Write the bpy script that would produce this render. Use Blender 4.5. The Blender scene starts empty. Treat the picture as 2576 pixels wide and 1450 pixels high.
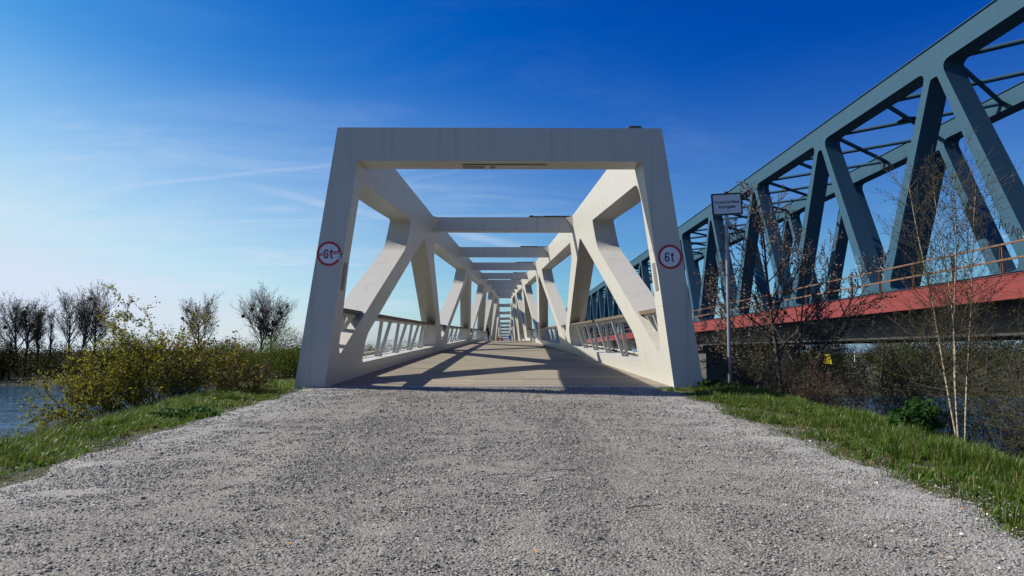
import bpy, bmesh, math, random
import numpy as np
from mathutils import Vector, noise
from mathutils.geometry import delaunay_2d_cdt
random.seed(7); RNG = np.random.default_rng(7)
R = math.radians
scene = bpy.context.scene
COL = scene.collection

# ------------------------------------------------------------------ camera, sky, sun, exposure
cam_d = bpy.data.cameras.new('camera'); cam_d.lens = 24.0; cam_d.sensor_width = 36.0
cam_d.clip_start = 0.05; cam_d.clip_end = 9000
cam = bpy.data.objects.new('camera', cam_d); COL.objects.link(cam)
cam.location = (0, 0, 0)                       # eye level is z = 0 ; the path under it is at z = -1.24
cam.rotation_euler = (R(90 + 5.32), 0, R(-0.53))
scene.camera = cam
SUN_TO = Vector((-1.10, 0.33, 1.0)).normalized()
SUN_EL = math.asin(SUN_TO.z); SUN_AZ = math.atan2(SUN_TO.x, SUN_TO.y)
sun_d = bpy.data.lights.new('sun', 'SUN'); sun_d.energy = 5.0; sun_d.angle = R(0.55); sun_d.color = (1.0, 0.93, 0.82)
sun = bpy.data.objects.new('sun', sun_d); COL.objects.link(sun)
sun.location = (-60, 20, 60); sun.rotation_euler = (-SUN_TO).to_track_quat('-Z', 'Y').to_euler()
vs = scene.view_settings
scene.display_settings.display_device = 'sRGB'
vs.view_transform = 'Standard'; vs.look = 'None'; vs.exposure = 0.60; vs.gamma = 1.0; vs.use_curve_mapping = False

class NT:
    """small helper to write node trees"""
    def __init__(s, tree): s.t = tree; s.n = tree.nodes; s.l = tree.links
    def node(s, typ, **kw):
        n = s.n.new(typ)
        for k, v in kw.items():
            if k == 'ins':
                for a, b in v.items():
                    if hasattr(b, 'is_output'): s.l.new(b, n.inputs[a])
                    else: n.inputs[a].default_value = b
            else: setattr(n, k, v)
        return n
    def m(s, op, a, b=0.0, c=0.0, clamp=False):
        n = s.n.new('ShaderNodeMath'); n.operation = op; n.use_clamp = clamp
        for i, v in enumerate((a, b, c)):
            if hasattr(v, 'is_output'): s.l.new(v, n.inputs[i])
            else: n.inputs[i].default_value = v
        return n.outputs[0]
    def vm(s, op, a, b=(0, 0, 0), out=0):
        n = s.n.new('ShaderNodeVectorMath'); n.operation = op
        for i, v in enumerate((a, b)):
            if hasattr(v, 'is_output'): s.l.new(v, n.inputs[i])
            else: n.inputs[i].default_value = v
        return n.outputs[out]
    def mix(s, fac, a, b, typ='MIX'):
        n = s.n.new('ShaderNodeMix'); n.data_type = 'RGBA'; n.blend_type = typ
        for i, v in ((0, fac), (6, a), (7, b)):
            if hasattr(v, 'is_output'): s.l.new(v, n.inputs[i])
            elif i == 0: n.inputs[0].default_value = v
            else: n.inputs[i].default_value = (*v[:3], 1)
        return n.outputs[2]
    def noise(s, vec, scale, detail=3, rough=0.55, out=0, dist=0.0):
        n = s.node('ShaderNodeTexNoise', ins={'Scale': scale, 'Detail': detail, 'Roughness': rough, 'Distortion': dist})
        if vec is not None: s.l.new(vec, n.inputs['Vector'])
        return n.outputs[out]
    def step(s, v, a, b, c=0.0, d=1.0):
        n = s.node('ShaderNodeMapRange', interpolation_type='SMOOTHSTEP')
        for i, x in enumerate((v, a, b, c, d)):
            if hasattr(x, 'is_output'): s.l.new(x, n.inputs[i])
            else: n.inputs[i].default_value = x
        return n.outputs[0]

def sky_dir(px, py):
    """direction of a point of the sky given on a 2576 x 1450 picture (used for the contrails)"""
    f = 1717.; p = R(5.32); y = R(0.53)
    xc, yc = (px - 1288) / f, (725 - py) / f
    fy = math.cos(p) - yc * math.sin(p); fz = math.sin(p) + yc * math.cos(p)
    return Vector((xc * math.cos(y) + fy * math.sin(y), fy * math.cos(y) - xc * math.sin(y), fz)).normalized()

world = bpy.data.worlds.new('World'); scene.world = world; world.use_nodes = True
w = NT(world.node_tree); w.n.clear()
sky = w.node('ShaderNodeTexSky', sky_type='NISHITA', sun_disc=False, sun_elevation=SUN_EL, sun_rotation=SUN_AZ,
             altitude=300, air_density=1.0, dust_density=1.0, ozone_density=2.5)
# film-like response of the picture : each channel of the sky gets its own power and gain
sp_ = w.node('ShaderNodeSeparateColor', ins={0: sky.outputs[0]})
ch = [w.m('MAXIMUM', w.m('MINIMUM', w.m('SUBTRACT', w.m('MULTIPLY', w.m('POWER', sp_.outputs[i], p_), g_ * 10), off * 10), lim * 10), 0.0)
      for i, (p_, g_, lim, off) in enumerate(((3.0, .0031, .64, .009), (2.02, .0192, .745, .004), (.99, .121, .875, 0.0)))]
base = w.node('ShaderNodeCombineColor', ins={0: ch[0], 1: ch[1], 2: ch[2]}).outputs[0]
tc = w.node('ShaderNodeTexCoord').outputs['Generated']
dirn = w.vm('NORMALIZE', tc)
sep = w.node('ShaderNodeSeparateXYZ', ins={0: dirn})
zz = w.m('MAXIMUM', sep.outputs[2], 0.0)
den = w.m('ADD', zz, 0.12)
flat = w.node('ShaderNodeCombineXYZ', ins={0: w.m('DIVIDE', sep.outputs[0], den), 1: w.m('DIVIDE', sep.outputs[1], den), 2: 0.0}).outputs[0]
n1 = w.noise(w.vm('MULTIPLY', flat, (0.75, 1.7, 1)), 1.5, 9, 0.66, dist=0.9)
n2 = w.noise(w.vm('MULTIPLY', flat, (0.45, 1.2, 1)), 0.55, 3, 0.5)
sunny = w.m('MULTIPLY', w.m('SUBTRACT', 0.36, sep.outputs[0]), 1.0, clamp=True)
cir = w.m('MULTIPLY', w.step(n1, 0.44, 0.82), w.step(n2, 0.36, 0.70))
cir = w.m('MULTIPLY', cir, w.m('ADD', 0.02, w.m('MULTIPLY', sunny, 0.75)))
cir = w.m('MULTIPLY', cir, w.step(sep.outputs[2], 0.55, 0.05, 0.2, 1.0))
veil = w.m('MULTIPLY', w.step(sep.outputs[2], 0.42, 0.06), w.m('MULTIPLY', w.m('POWER', w.m('MAXIMUM', sunny, 0.24), 1.25), 0.95))
veil = w.m('MULTIPLY', veil, w.m('ADD', 0.55, w.m('MULTIPLY', n1, 0.85)))
tot = w.m('ADD', cir, veil)
def contrail(a, b, width, amount):
    global tot
    A, B = sky_dir(*a), sky_dir(*b); nrm = A.cross(B).normalized(); t = (B - A).normalized()
    dn = w.vm('DOT_PRODUCT', dirn, tuple(nrm), out=1)
    wob = w.m('MULTIPLY', w.m('SUBTRACT', w.noise(dirn, 9.0, 2), 0.5), width * 1.4)
    prof = w.step(w.m('ABSOLUTE', w.m('ADD', dn, wob)), width, width * 0.15)
    al = w.vm('DOT_PRODUCT', dirn, tuple(t), out=1)
    a0, a1 = A.dot(t), B.dot(t); e = (a1 - a0) * 0.35
    msk = w.m('MULTIPLY', w.step(al, a0 - e * .3, a0 + e), w.step(al, a1 + e * .6, a1 - e * .3))
    front = w.step(sep.outputs[1], 0.0, 0.2)
    br = w.m('ADD', 0.45, w.m('MULTIPLY', w.noise(dirn, 22.0, 3), 0.9))
    tot = w.m('ADD', tot, w.m('MULTIPLY', w.m('MULTIPLY', w.m('MULTIPLY', prof, msk), br), w.m('MULTIPLY', front, amount)))
contrail((270, 475), (860, 412), 0.0040, 0.13)
contrail((230, 566), (1300, 542), 0.0034, 0.10)
contrail((590, 460), (1320, 625), 0.0085, 0.20)
contrail((150, 712), (560, 714), 0.0060, 0.16)
tot = w.m('MINIMUM', tot, 0.92)
final = w.mix(tot, base, (6.8, 7.75, 9.2))
bg = w.node('ShaderNodeBackground', ins={'Color': final, 'Strength': 0.066})
w.l.new(bg.outputs[0], w.node('ShaderNodeOutputWorld').inputs[0])

# ------------------------------------------------------------------ helpers
def lerp(a, b, t): return a + (b - a) * t
def table(tb):
    xs = [p[0] for p in tb]; ys = [p[1] for p in tb]
    return lambda x: float(np.interp(x, xs, ys))
def fbm(x, y, z=0.0, s=1.0, o=3): return noise.fractal((x * s, y * s, z), 1.0, 2.0, o)

class MB:
    """collects shapes and links them as one mesh object"""
    def __init__(s): s.v = []; s.f = []; s.mi = []
    def add(s, v, f, mi=0):
        k = len(s.v); s.v.extend(v); s.f.extend([tuple(i + k for i in q) for q in f]); s.mi.extend([mi] * len(f)); return s
    def hexa(s, p, mi=0):   # 8 corners : bottom 4 ccw, top 4 ccw
        return s.add(p, [(3, 2, 1, 0), (4, 5, 6, 7), (0, 1, 5, 4), (1, 2, 6, 5), (2, 3, 7, 6), (3, 0, 4, 7)], mi)
    def box(s, a, b, mi=0):
        x0, y0, z0 = a; x1, y1, z1 = b
        return s.hexa([(x0, y0, z0), (x1, y0, z0), (x1, y1, z0), (x0, y1, z0), (x0, y0, z1), (x1, y0, z1), (x1, y1, z1), (x0, y1, z1)], mi)
    def bar(s, a, b, wx, wz, mi=0, up=(0, 0, 1)):
        a, b = Vector(a), Vector(b); d = (b - a).normalized(); u = Vector(up)
        if abs(d.dot(u)) > .98: u = Vector((0, 1, 0))
        x = d.cross(u).normalized() * wx / 2; z = x.cross(d).normalized() * wz / 2
        return s.hexa([tuple(p) for p in (a - x - z, a + x - z, b + x - z, b - x - z, a - x + z, a + x + z, b + x + z, b - x + z)], mi)
    def tube(s, pts, rad, n=8, mi=0, cap=True):
        k = len(s.v); P = [Vector(p) for p in pts]; m = len(P)
        if not hasattr(rad, '__len__'): rad = [rad] * m
        ref = None
        for i in range(m):
            d = (P[min(i + 1, m - 1)] - P[max(i - 1, 0)])
            d = d.normalized() if d.length > 1e-9 else Vector((0, 0, 1))
            if ref is None: ref = d.orthogonal()
            x = (ref - d * ref.dot(d)); x = x.normalized() if x.length > 1e-6 else d.orthogonal().normalized()
            ref = x; y = d.cross(x)
            for j in range(n):
                a = 2 * math.pi * j / n
                q = P[i] + (x * math.cos(a) + y * math.sin(a)) * rad[i]; s.v.append((q.x, q.y, q.z))
        for i in range(m - 1):
            for j in range(n):
                j2 = (j + 1) % n
                s.f.append((k + i * n + j, k + i * n + j2, k + (i + 1) * n + j2, k + (i + 1) * n + j)); s.mi.append(mi)
        if cap:
            s.f.append(tuple(k + j for j in reversed(range(n)))); s.f.append(tuple(k + (m - 1) * n + j for j in range(n))); s.mi.extend([mi, mi])
        return s
    def prism(s, pts2, to3, d0, d1, mi=0):      # polygon in 2D, extruded along a third coordinate
        n = len(pts2); v = [to3(a, b, d0) for a, b in pts2] + [to3(a, b, d1) for a, b in pts2]
        f = [tuple(reversed(range(n))), tuple(range(n, 2 * n))] + [(i, (i + 1) % n, n + (i + 1) % n, n + i) for i in range(n)]
        return s.add(v, f, mi)
    def build(s, name, mats, parent=None, loc=None, fix=True, smooth=None):
        me = bpy.data.meshes.new(name); me.from_pydata(s.v, [], s.f)
        if not isinstance(mats, (list, tuple)): mats = [mats]
        for m_ in mats: me.materials.append(m_)
        if len(mats) > 1: me.polygons.foreach_set('material_index', s.mi)
        if fix:
            bm = bmesh.new(); bm.from_mesh(me); bmesh.ops.recalc_face_normals(bm, faces=bm.faces); bm.to_mesh(me); bm.free()
        if smooth is not None:
            me.polygons.foreach_set('use_smooth', [True] * len(me.polygons)); me.set_sharp_from_angle(angle=R(smooth))
        me.update(); return link(name, me, parent, loc)

def link(name, data, parent=None, loc=None):
    o = bpy.data.objects.new(name, data); COL.objects.link(o)
    if loc is not None: o.location = loc
    if parent is not None: o.parent = parent
    return o
def tag(o, label=None, cat=None, group=None, kind=None):
    for k, v in (('label', label), ('category', cat), ('group', group), ('kind', kind)):
        if v: o[k] = v
    return o
def thing(name, label, cat, loc=(0, 0, 0), group=None, rz=0.0):
    o = link(name, None, None, loc); o.rotation_euler = (0, 0, rz); o.empty_display_size = .3
    return tag(o, label, cat, group)

def npmesh(name, V, F, mats, parent=None, mi=None, attr=None, loc=None, smooth=False):
    """V (n,3), F (m,k) with k = 3 or 4"""
    me = bpy.data.meshes.new(name); V = np.asarray(V, dtype=np.float32); F = np.asarray(F, dtype=np.int32)
    me.vertices.add(len(V)); me.vertices.foreach_set('co', V.ravel())
    k = F.shape[1]; me.loops.add(F.size); me.loops.foreach_set('vertex_index', F.ravel())
    me.polygons.add(len(F)); me.polygons.foreach_set('loop_start', np.arange(0, F.size, k, dtype=np.int32))
    for m_ in (mats if isinstance(mats, (list, tuple)) else [mats]): me.materials.append(m_)
    if mi is not None: me.polygons.foreach_set('material_index', np.asarray(mi, dtype=np.int32))
    if smooth: me.polygons.foreach_set('use_smooth', np.ones(len(F), dtype=bool))
    me.update(calc_edges=True)
    if attr is not None:
        a = me.attributes.new('tone', 'FLOAT', 'FACE'); a.data.foreach_set('value', np.asarray(attr, dtype=np.float32))
    me.validate()
    return link(name, me, parent, loc)

# ------------------------------------------------------------------ materials
def new_mat(name):
    m_ = bpy.data.materials.new(name); m_.use_nodes = True; t = NT(m_.node_tree); t.n.clear()
    out = t.node('ShaderNodeOutputMaterial'); b = t.node('ShaderNodeBsdfPrincipled'); t.l.new(b.outputs[0], out.inputs[0])
    return m_, t, b, out
def bump(t, b, h, strength=.3, dist=.02):
    n = t.node('ShaderNodeBump', ins={'Strength': strength, 'Distance': dist, 'Height': h}); t.l.new(n.outputs[0], b.inputs['Normal'])
def simple(name, col, rough=.6, var=.12, scale=3.0, metal=0.0, spec=.4, bmp=0.0):
    m_, t, b, o = new_mat(name)
    P = t.node('ShaderNodeTexCoord').outputs['Object']
    n = t.noise(P, scale, 5, .6)
    c1 = tuple(x * (1 - var) for x in col); c2 = tuple(min(1, x * (1 + var)) for x in col)
    t.l.new(t.mix(n, c1, c2), b.inputs['Base Color'])
    b.inputs['Roughness'].default_value = rough; b.inputs['Metallic'].default_value = metal
    b.inputs['Specular IOR Level'].default_value = spec
    if bmp: bump(t, b, t.noise(P, scale * 6, 4), bmp, .01)
    return m_

def painted_steel(name, col, dirt, rough, streak=.35, rust=0.0):
    m_, t, b, o = new_mat(name)
    P = t.node('ShaderNodeTexCoord').outputs['Object']
    big = t.noise(P, .35, 4, .6); mid = t.noise(P, 2.2, 5, .65)
    st = t.noise(t.vm('MULTIPLY', P, (6.0, 6.0, .22)), 1.0, 4, .6)
    k = t.m('MULTIPLY', t.step(st, .52, .85), streak)
    k = t.m('ADD', k, t.m('MULTIPLY', t.step(mid, .5, .9), .18))
    c0 = t.mix(big, tuple(x * .94 for x in col), tuple(min(1, x * 1.03) for x in col))
    c1 = t.mix(k, c0, dirt)
    if rust:
        rs = t.noise(t.vm('MULTIPLY', P, (2.5, 2.5, .5)), 1.6, 6, .7)
        c1 = t.mix(t.m('MULTIPLY', t.step(rs, .66, .8), rust), c1, (.16, .07, .03))
    t.l.new(c1, b.inputs['Base Color'])
    t.l.new(t.m('ADD', rough, t.m('MULTIPLY', mid, .18)), b.inputs['Roughness'])
    b.inputs['Specular IOR Level'].default_value = .4 if col[0] > .3 else .12
    bump(t, b, t.noise(P, 1.1, 2), .05, .02)
    return m_
WHITE = painted_steel('white_paint', (.47, .46, .41), (.24, .225, .17), .36, .6)
BLUE = painted_steel('blue_grey_paint', (.030, .078, .120), (.019, .044, .066), .62, .5, .25)
RED = painted_steel('red_oxide_paint', (.20, .046, .045), (.10, .032, .03), .6, .6)
RUSTY = painted_steel('rusty_rail_paint', (.17, .10, .068), (.09, .045, .03), .6, .6, .5)
DARKSTEEL = simple('dark_steel', (.045, .047, .05), .55, .3, 1.0)
GALV = simple('galvanised_steel', (.30, .32, .35), .45, .2, 9.0, .6)
CONCRETE = simple('concrete', (.24, .23, .21), .85, .25, 1.3, bmp=.2)
BOARD = simple('weathered_board', (.095, .075, .055), .85, .45, 6.0, bmp=.4)
HANDRAILWOOD = simple('handrail_wood', (.12, .095, .07), .8, .45, 7.0, bmp=.3)
NETWIRE = simple('net_wire', (.20, .20, .19), .5, .1, 3.0, .5)
SHADECONCRETE = simple('shade_concrete', (.07, .068, .062), .9, .4, 1.0, bmp=.2)  # concrete darkened in its colour to stand for the shade under the deck
PANELGREY = simple('panel_grey', (.16, .155, .14), .5, .4, 8.0)
SIGNWHITE = simple('sign_white', (.62, .64, .68), .4, .05, 20)
SIGNRED = simple('sign_red', (.42, .02, .03), .4, .12, 20)
INK = simple('ink_black', (.015, .015, .017), .5, .2, 20)
SIGNBACK = simple('sign_frame_dark', (.02, .022, .028), .5, .2, 20)
STICKER = simple('sticker_red', (.42, .07, .10), .5, .25, 30)
STICKERTXT = simple('sticker_letter', (.70, .55, .58), .5, .1, 30)
SMUDGE = simple('scraped_patch', (.10, .11, .12), .7, .6, 60)
SPRAYWHITE = simple('white_spray', (.40, .44, .46), .6, .2, 30)
YELLOW = simple('yellow_plate', (.80, .62, .02), .5, .1, 5)

def wood_deck():
    m_, t, b, o = new_mat('deck_timber')
    P = t.node('ShaderNodeTexCoord').outputs['Object']
    tone = t.node('ShaderNodeAttribute', attribute_name='tone').outputs['Fac']
    grain = t.noise(t.vm('MULTIPLY', P, (1.3, 26.0, 20.0)), 1.0, 5, .65)
    patch = t.noise(P, .5, 4, .6)
    k = t.m('ADD', t.m('MULTIPLY', tone, .6), t.m('MULTIPLY', grain, .45))
    c1 = t.mix(k, (.15, .128, .095), (.33, .295, .225))
    c1 = t.mix(t.m('MULTIPLY', t.step(patch, .45, .75), .35), c1, (.15, .13, .095))
    t.l.new(c1, b.inputs['Base Color']); b.inputs['Roughness'].default_value = .85
    b.inputs['Specular IOR Level'].default_value = .2
    bump(t, b, grain, .35, .006)
    return m_
DECKWOOD = wood_deck()

def gravel_ground():
    m_, t, b, o = new_mat('gravel_ground')
    P = t.node('ShaderNodeTexCoord').outputs['Object']
    big = t.noise(t.vm('MULTIPLY', P, (1.0, .45, 1.0)), .8, 4, .6)
    fine = t.noise(P, 75.0, 3, .7); med = t.noise(P, 24.0, 4, .7)
    vo = t.node('ShaderNodeTexVoronoi', feature='F1', ins={'Scale': 62.0, 'Vector': P})
    gap_shade = t.m('MULTIPLY', t.step(vo.outputs['Distance'], .10, .55), 1.0)
    c0 = t.mix(big, (.19, .184, .167), (.285, .276, .248))
    c1 = t.mix(t.m('MULTIPLY', gap_shade, t.step(med, .38, .68, .15, .8)), c0, (.060, .056, .048))  # pits between the pebbles coloured dark in place of their shade
    vc = t.node('ShaderNodeSeparateColor', ins={0: vo.outputs['Color']}).outputs[0]
    c2 = t.mix(t.m('MULTIPLY', t.step(vc, .72, .95), .55), c1, (.36, .35, .33))
    c2 = t.mix(t.m('MULTIPLY', t.step(fine, .56, .72), .45), c2, (.06, .057, .052))
    px = t.node('ShaderNodeSeparateXYZ', ins={0: P}).outputs[0]
    edge = t.m('MULTIPLY', t.step(t.m('ABSOLUTE', t.m('ADD', px, .4)), 1.9, 3.5), t.step(t.noise(P, 1.1, 4, .6), .25, .6))
    c2 = t.mix(t.m('MULTIPLY', edge, .62), c2, (.37, .37, .355))
    lane = t.noise(t.vm('MULTIPLY', P, (3.2, .22, 1.0)), 1.0, 3, .5)
    c2 = t.mix(t.m('MULTIPLY', t.step(lane, .5, .72), .35), c2, (.31, .29, .24))
    t.l.new(c2, b.inputs['Base Color']); b.inputs['Roughness'].default_value = .92
    b.inputs['Specular IOR Level'].default_value = .15
    h = t.m('ADD', t.m('MULTIPLY', vo.outputs['Distance'], -.9), t.m('MULTIPLY', fine, .6))
    bump(t, b, h, .9, .011)
    return m_
GRAVEL = gravel_ground()
def stone_mat(name='gravel_stone', k=1.0):
    m_, t, b, o = new_mat(name)
    r = t.node('ShaderNodeObjectInfo').outputs['Random']
    cr = t.node('ShaderNodeValToRGB'); t.l.new(r, cr.inputs[0])
    e = cr.color_ramp.elements; e[0].color = (.07, .068, .064, 1); e[1].color = (.34, .33, .30, 1)
    for p_, c_ in ((.3, (.13, .128, .122, 1)), (.6, (.20, .194, .18, 1)), (.85, (.28, .27, .245, 1))):
        x = e.new(p_); x.color = c_
    t.l.new(t.vm('MULTIPLY', cr.outputs[0], (k * 1.12, k * 1.115, k * 1.08)), b.inputs['Base Color']); b.inputs['Roughness'].default_value = .7
    b.inputs['Specular IOR Level'].default_value = .25
    return m_
STONE = stone_mat(); PALESTONE = stone_mat('pale_gravel_stone', 1.35)
def earth_mat():
    m_, t, b, o = new_mat('verge_earth')
    P = t.node('ShaderNodeTexCoord').outputs['Object']
    n = t.noise(P, 1.5, 5, .65); n2 = t.noise(P, 14, 4, .7)
    c0 = t.mix(n, (.055, .050, .022), (.05, .075, .02))
    c0 = t.mix(t.m('MULTIPLY', t.step(n2, .5, .75), .6), c0, (.13, .105, .06))
    t.l.new(c0, b.inputs['Base Color']); b.inputs['Roughness'].default_value = .95
    b.inputs['Specular IOR Level'].default_value = .1
    bump(t, b, n2, .8, .05); return m_
EARTH = earth_mat()
def far_ground():
    m_, t, b, o = new_mat('far_meadow')
    P = t.node('ShaderNodeTexCoord').outputs['Object']
    n = t.noise(P, .06, 5, .6); n2 = t.noise(P, .7, 4, .7)
    c0 = t.mix(n, (.028, .032, .012), (.05, .055, .018))
    c0 = t.mix(t.m('MULTIPLY', n2, .5), c0, (.055, .045, .028))
    t.l.new(c0, b.inputs['Base Color']); b.inputs['Roughness'].default_value = .95; return m_
FARGROUND = far_ground()
def water_mat():
    m_, t, b, o = new_mat('river_water')
    P = t.node('ShaderNodeTexCoord').outputs['Object']
    b.inputs['Base Color'].default_value = (.012, .045, .085, 1); b.inputs['Roughness'].default_value = .12
    b.inputs['IOR'].default_value = 1.33
    a = t.noise(t.vm('MULTIPLY', P, (.45, 1.0, 1)), .55, 4, .6); c_ = t.noise(P, .12, 3, .5)
    bump(t, b, t.m('ADD', t.m('MULTIPLY', a, .55), t.m('MULTIPLY', c_, 1.6)), .9, .75)
    return m_
WATER = water_mat()
def leaf_mat(name, c1, c2, trans=.45, spec=.12):
    m_, t, b, o = new_mat(name)
    tone = t.node('ShaderNodeAttribute', attribute_name='tone').outputs['Fac']
    col = t.mix(tone, c1, c2)
    t.l.new(col, b.inputs['Base Color']); b.inputs['Roughness'].default_value = .6; b.inputs['Specular IOR Level'].default_value = spec
    tr = t.node('ShaderNodeBsdfTranslucent', ins={'Color': col})
    mx = t.node('ShaderNodeMixShader', ins={0: trans, 1: b.outputs[0], 2: tr.outputs[0]})
    t.l.new(mx.outputs[0], o.inputs[0]); return m_
def grass_mat():
    m_, t, b, o = new_mat('grass_blade')
    r = t.node('ShaderNodeObjectInfo').outputs['Random']
    tone = t.node('ShaderNodeAttribute', attribute_name='tone').outputs['Fac']
    col = t.mix(r, (.040, .100, .008), (.115, .190, .018))
    col = t.mix(t.step(tone, .80, .9), col, (.24, .19, .085))
    t.l.new(col, b.inputs['Base Color']); b.inputs['Roughness'].default_value = .45; b.inputs['Specular IOR Level'].default_value = .35
    tr = t.node('ShaderNodeBsdfTranslucent', ins={'Color': col})
    mx = t.node('ShaderNodeMixShader', ins={0: .4, 1: b.outputs[0], 2: tr.outputs[0]})
    t.l.new(mx.outputs[0], o.inputs[0]); return m_
GRASS = grass_mat()
L_YELLOW = leaf_mat('young_leaf_yellow_green', (.13, .135, .014), (.26, .24, .025))
L_BROWN = leaf_mat('brown_bud', (.07, .045, .025), (.13, .085, .04), .25)
L_GREEN = leaf_mat('willow_leaf', (.055, .080, .012), (.125, .155, .026), .4, .05)
L_DARK = leaf_mat('thicket_leaf', (.018, .022, .006), (.046, .050, .013), .3, .02)
L_NETTLE = leaf_mat('nettle_leaf', (.020, .065, .012), (.045, .11, .022))
L_BIRCH = leaf_mat('birch_leaf', (.07, .085, .016), (.12, .125, .03))
L_MISTLE = leaf_mat('mistletoe_leaf', (.03, .038, .014), (.05, .055, .02), .2)
BLOSSOM = leaf_mat('blossom_petal', (.40, .34, .31), (.68, .62, .58), .3)
BARK = simple('bark', (.075, .060, .045), .9, .4, 5.0, bmp=.4)
BARKGREY = simple('bark_grey', (.055, .047, .038), .9, .35, 1.0)
TWIG = simple('twig', (.055, .043, .032), .85, .35, 3.0)
TWIGRED = simple('twig_red_brown', (.060, .034, .025), .85, .4, 3.0)
def birch_bark():
    m_, t, b, o = new_mat('birch_bark')
    P = t.node('ShaderNodeTexCoord').outputs['Object']
    n = t.noise(t.vm('MULTIPLY', P, (8, 8, 26)), 1.0, 4, .7)
    t.l.new(t.mix(t.step(n, .48, .62), (.42, .35, .25), (.07, .05, .035)), b.inputs['Base Color'])
    b.inputs['Roughness'].default_value = .7; return m_
BIRCHBARK = birch_bark()

# ------------------------------------------------------------------ ground
PY0 = 13.7
def path_z(y): return -.71 + .0384 * (min(y, PY0) - PY0)
def ground_z(x, y):
    e = .35 * fbm(y * .5, 3.1, 0, 1, 2)
    dx = max(-5.05 + e - x, x - (4.55 + .3 * fbm(y * .6, 9.2, 0, 1, 2)), 0.0); dy = max(y - 16.2, 0.0)
    d = math.hypot(dx, dy * .9)
    z = path_z(y)
    if d > 0: z -= .52 * (math.sqrt(d * d + .25) - .5)
    z += .05 * fbm(x, y, 1.7, .9, 4) * (1 if (x < -4.1 or x > 3.3 or y > 14) else 0.0)
    return max(z, -8.6)
def grid_mesh(name, xs, ys, zf, mat, kind='structure', smooth=True):
    V = [(x, y, zf(x, y)) for y in ys for x in xs]; nx = len(xs)
    F = [(j * nx + i, j * nx + i + 1, (j + 1) * nx + i + 1, (j + 1) * nx + i) for j in range(len(ys) - 1) for i in range(nx - 1)]
    o = npmesh(name, V, F, mat, smooth=smooth); o['kind'] = kind; return o
xs = sorted(set([-70, -55, -42, -34, -28, -24] + list(np.round(np.arange(-20, -8, .6), 2)) + list(np.round(np.arange(-8, 8, .22), 2))
            + list(np.round(np.arange(8, 26, .6), 2)) + [30, 36, 44, 55, 70, 90]))
ys = [-40, -30, -22, -16, -12, -9, -7, -5] + list(np.round(np.arange(-4, 19, .25), 2)) + list(np.round(np.arange(19, 34, .7), 2)) + [36, 40]
grid_mesh('near_bank', xs, ys, lambda x, y: ground_z(x, y) - .03, EARTH)
def left_edge(y): return -4.02 + .26 * fbm(y * .8, 5.0, 0, 1, 3) + .05 * fbm(y * 4, 8.0, 0, 1, 2)
def right_edge(y): return 3.22 + .26 * fbm(y * .8, 15.0, 0, 1, 3) + .05 * fbm(y * 4, 18.0, 0, 1, 2)
gy = list(np.round(np.arange(-14, 2, .5), 2)) + list(np.round(np.arange(2, 13.9, .1), 2))
def path_pt(i, y):
    t = i / 40.; x = lerp(left_edge(y) - .08, right_edge(y) + .08, t)
    crown = .03 * math.sin(math.pi * t); rut = -.012 * (math.exp(-((x + 1.3) / .35) ** 2) + math.exp(-((x - .9) / .35) ** 2))
    edge = -.045 if i in (0, 40) else 0
    return (x, y, path_z(y) + crown * (1 - max(0, (y - 11) / 2.9)) + rut + .008 * fbm(x, y, 0, 3, 3) + edge)
V = [path_pt(i, y) for y in gy for i in range(41)]
F = [(j * 41 + i, j * 41 + i + 1, (j + 1) * 41 + i + 1, (j + 1) * 41 + i) for j in range(len(gy) - 1) for i in range(40)]
npmesh('gravel_path', V, F, GRAVEL, smooth=True)['kind'] = 'structure'

WZ = -7.0
wat = MB().add([(-3000, -3000, WZ), (3000, -3000, WZ), (3000, 3000, WZ), (-3000, 3000, WZ)], [(0, 1, 2, 3)]).build('river', WATER, fix=False)
wat['kind'] = 'structure'
shore = table([(-400, 205), (-98, 143), (-40, 132), (20, 118), (57, 109), (110, 98), (300, 70), (600, 40)])
def far_z(x, y):
    d = y - shore(x) + 1.5 * fbm(x * .15, 4.4, 0, 1, 3)
    return -7.6 + .55 * min(max(d, 0), 3.2) + .06 * min(max(d - 3.2, 0), 14) + (.5 * fbm(x, y, 2.0, .05, 3) if d > 3 else 0)
fx = [-3000, -1500, -800, -500, -350] + list(range(-260, 330, 5)) + [360, 450, 600, 900, 1500, 3000]
V = []; nb = 26; offs = [-3, -1, 0, 1, 2, 3, 4, 6, 9, 13, 18, 25, 35, 50, 70, 95, 130, 180, 250, 350, 500, 700, 1000, 1500, 2200, 3000]
for x in fx:
    for d in offs: V.append((x, shore(x) + d, far_z(x, shore(x) + d)))
F = [(i * nb + j, (i + 1) * nb + j, (i + 1) * nb + j + 1, i * nb + j + 1) for i in range(len(fx) - 1) for j in range(nb - 1)]
npmesh('far_bank', V, F, FARGROUND, smooth=True)['kind'] = 'structure'

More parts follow.
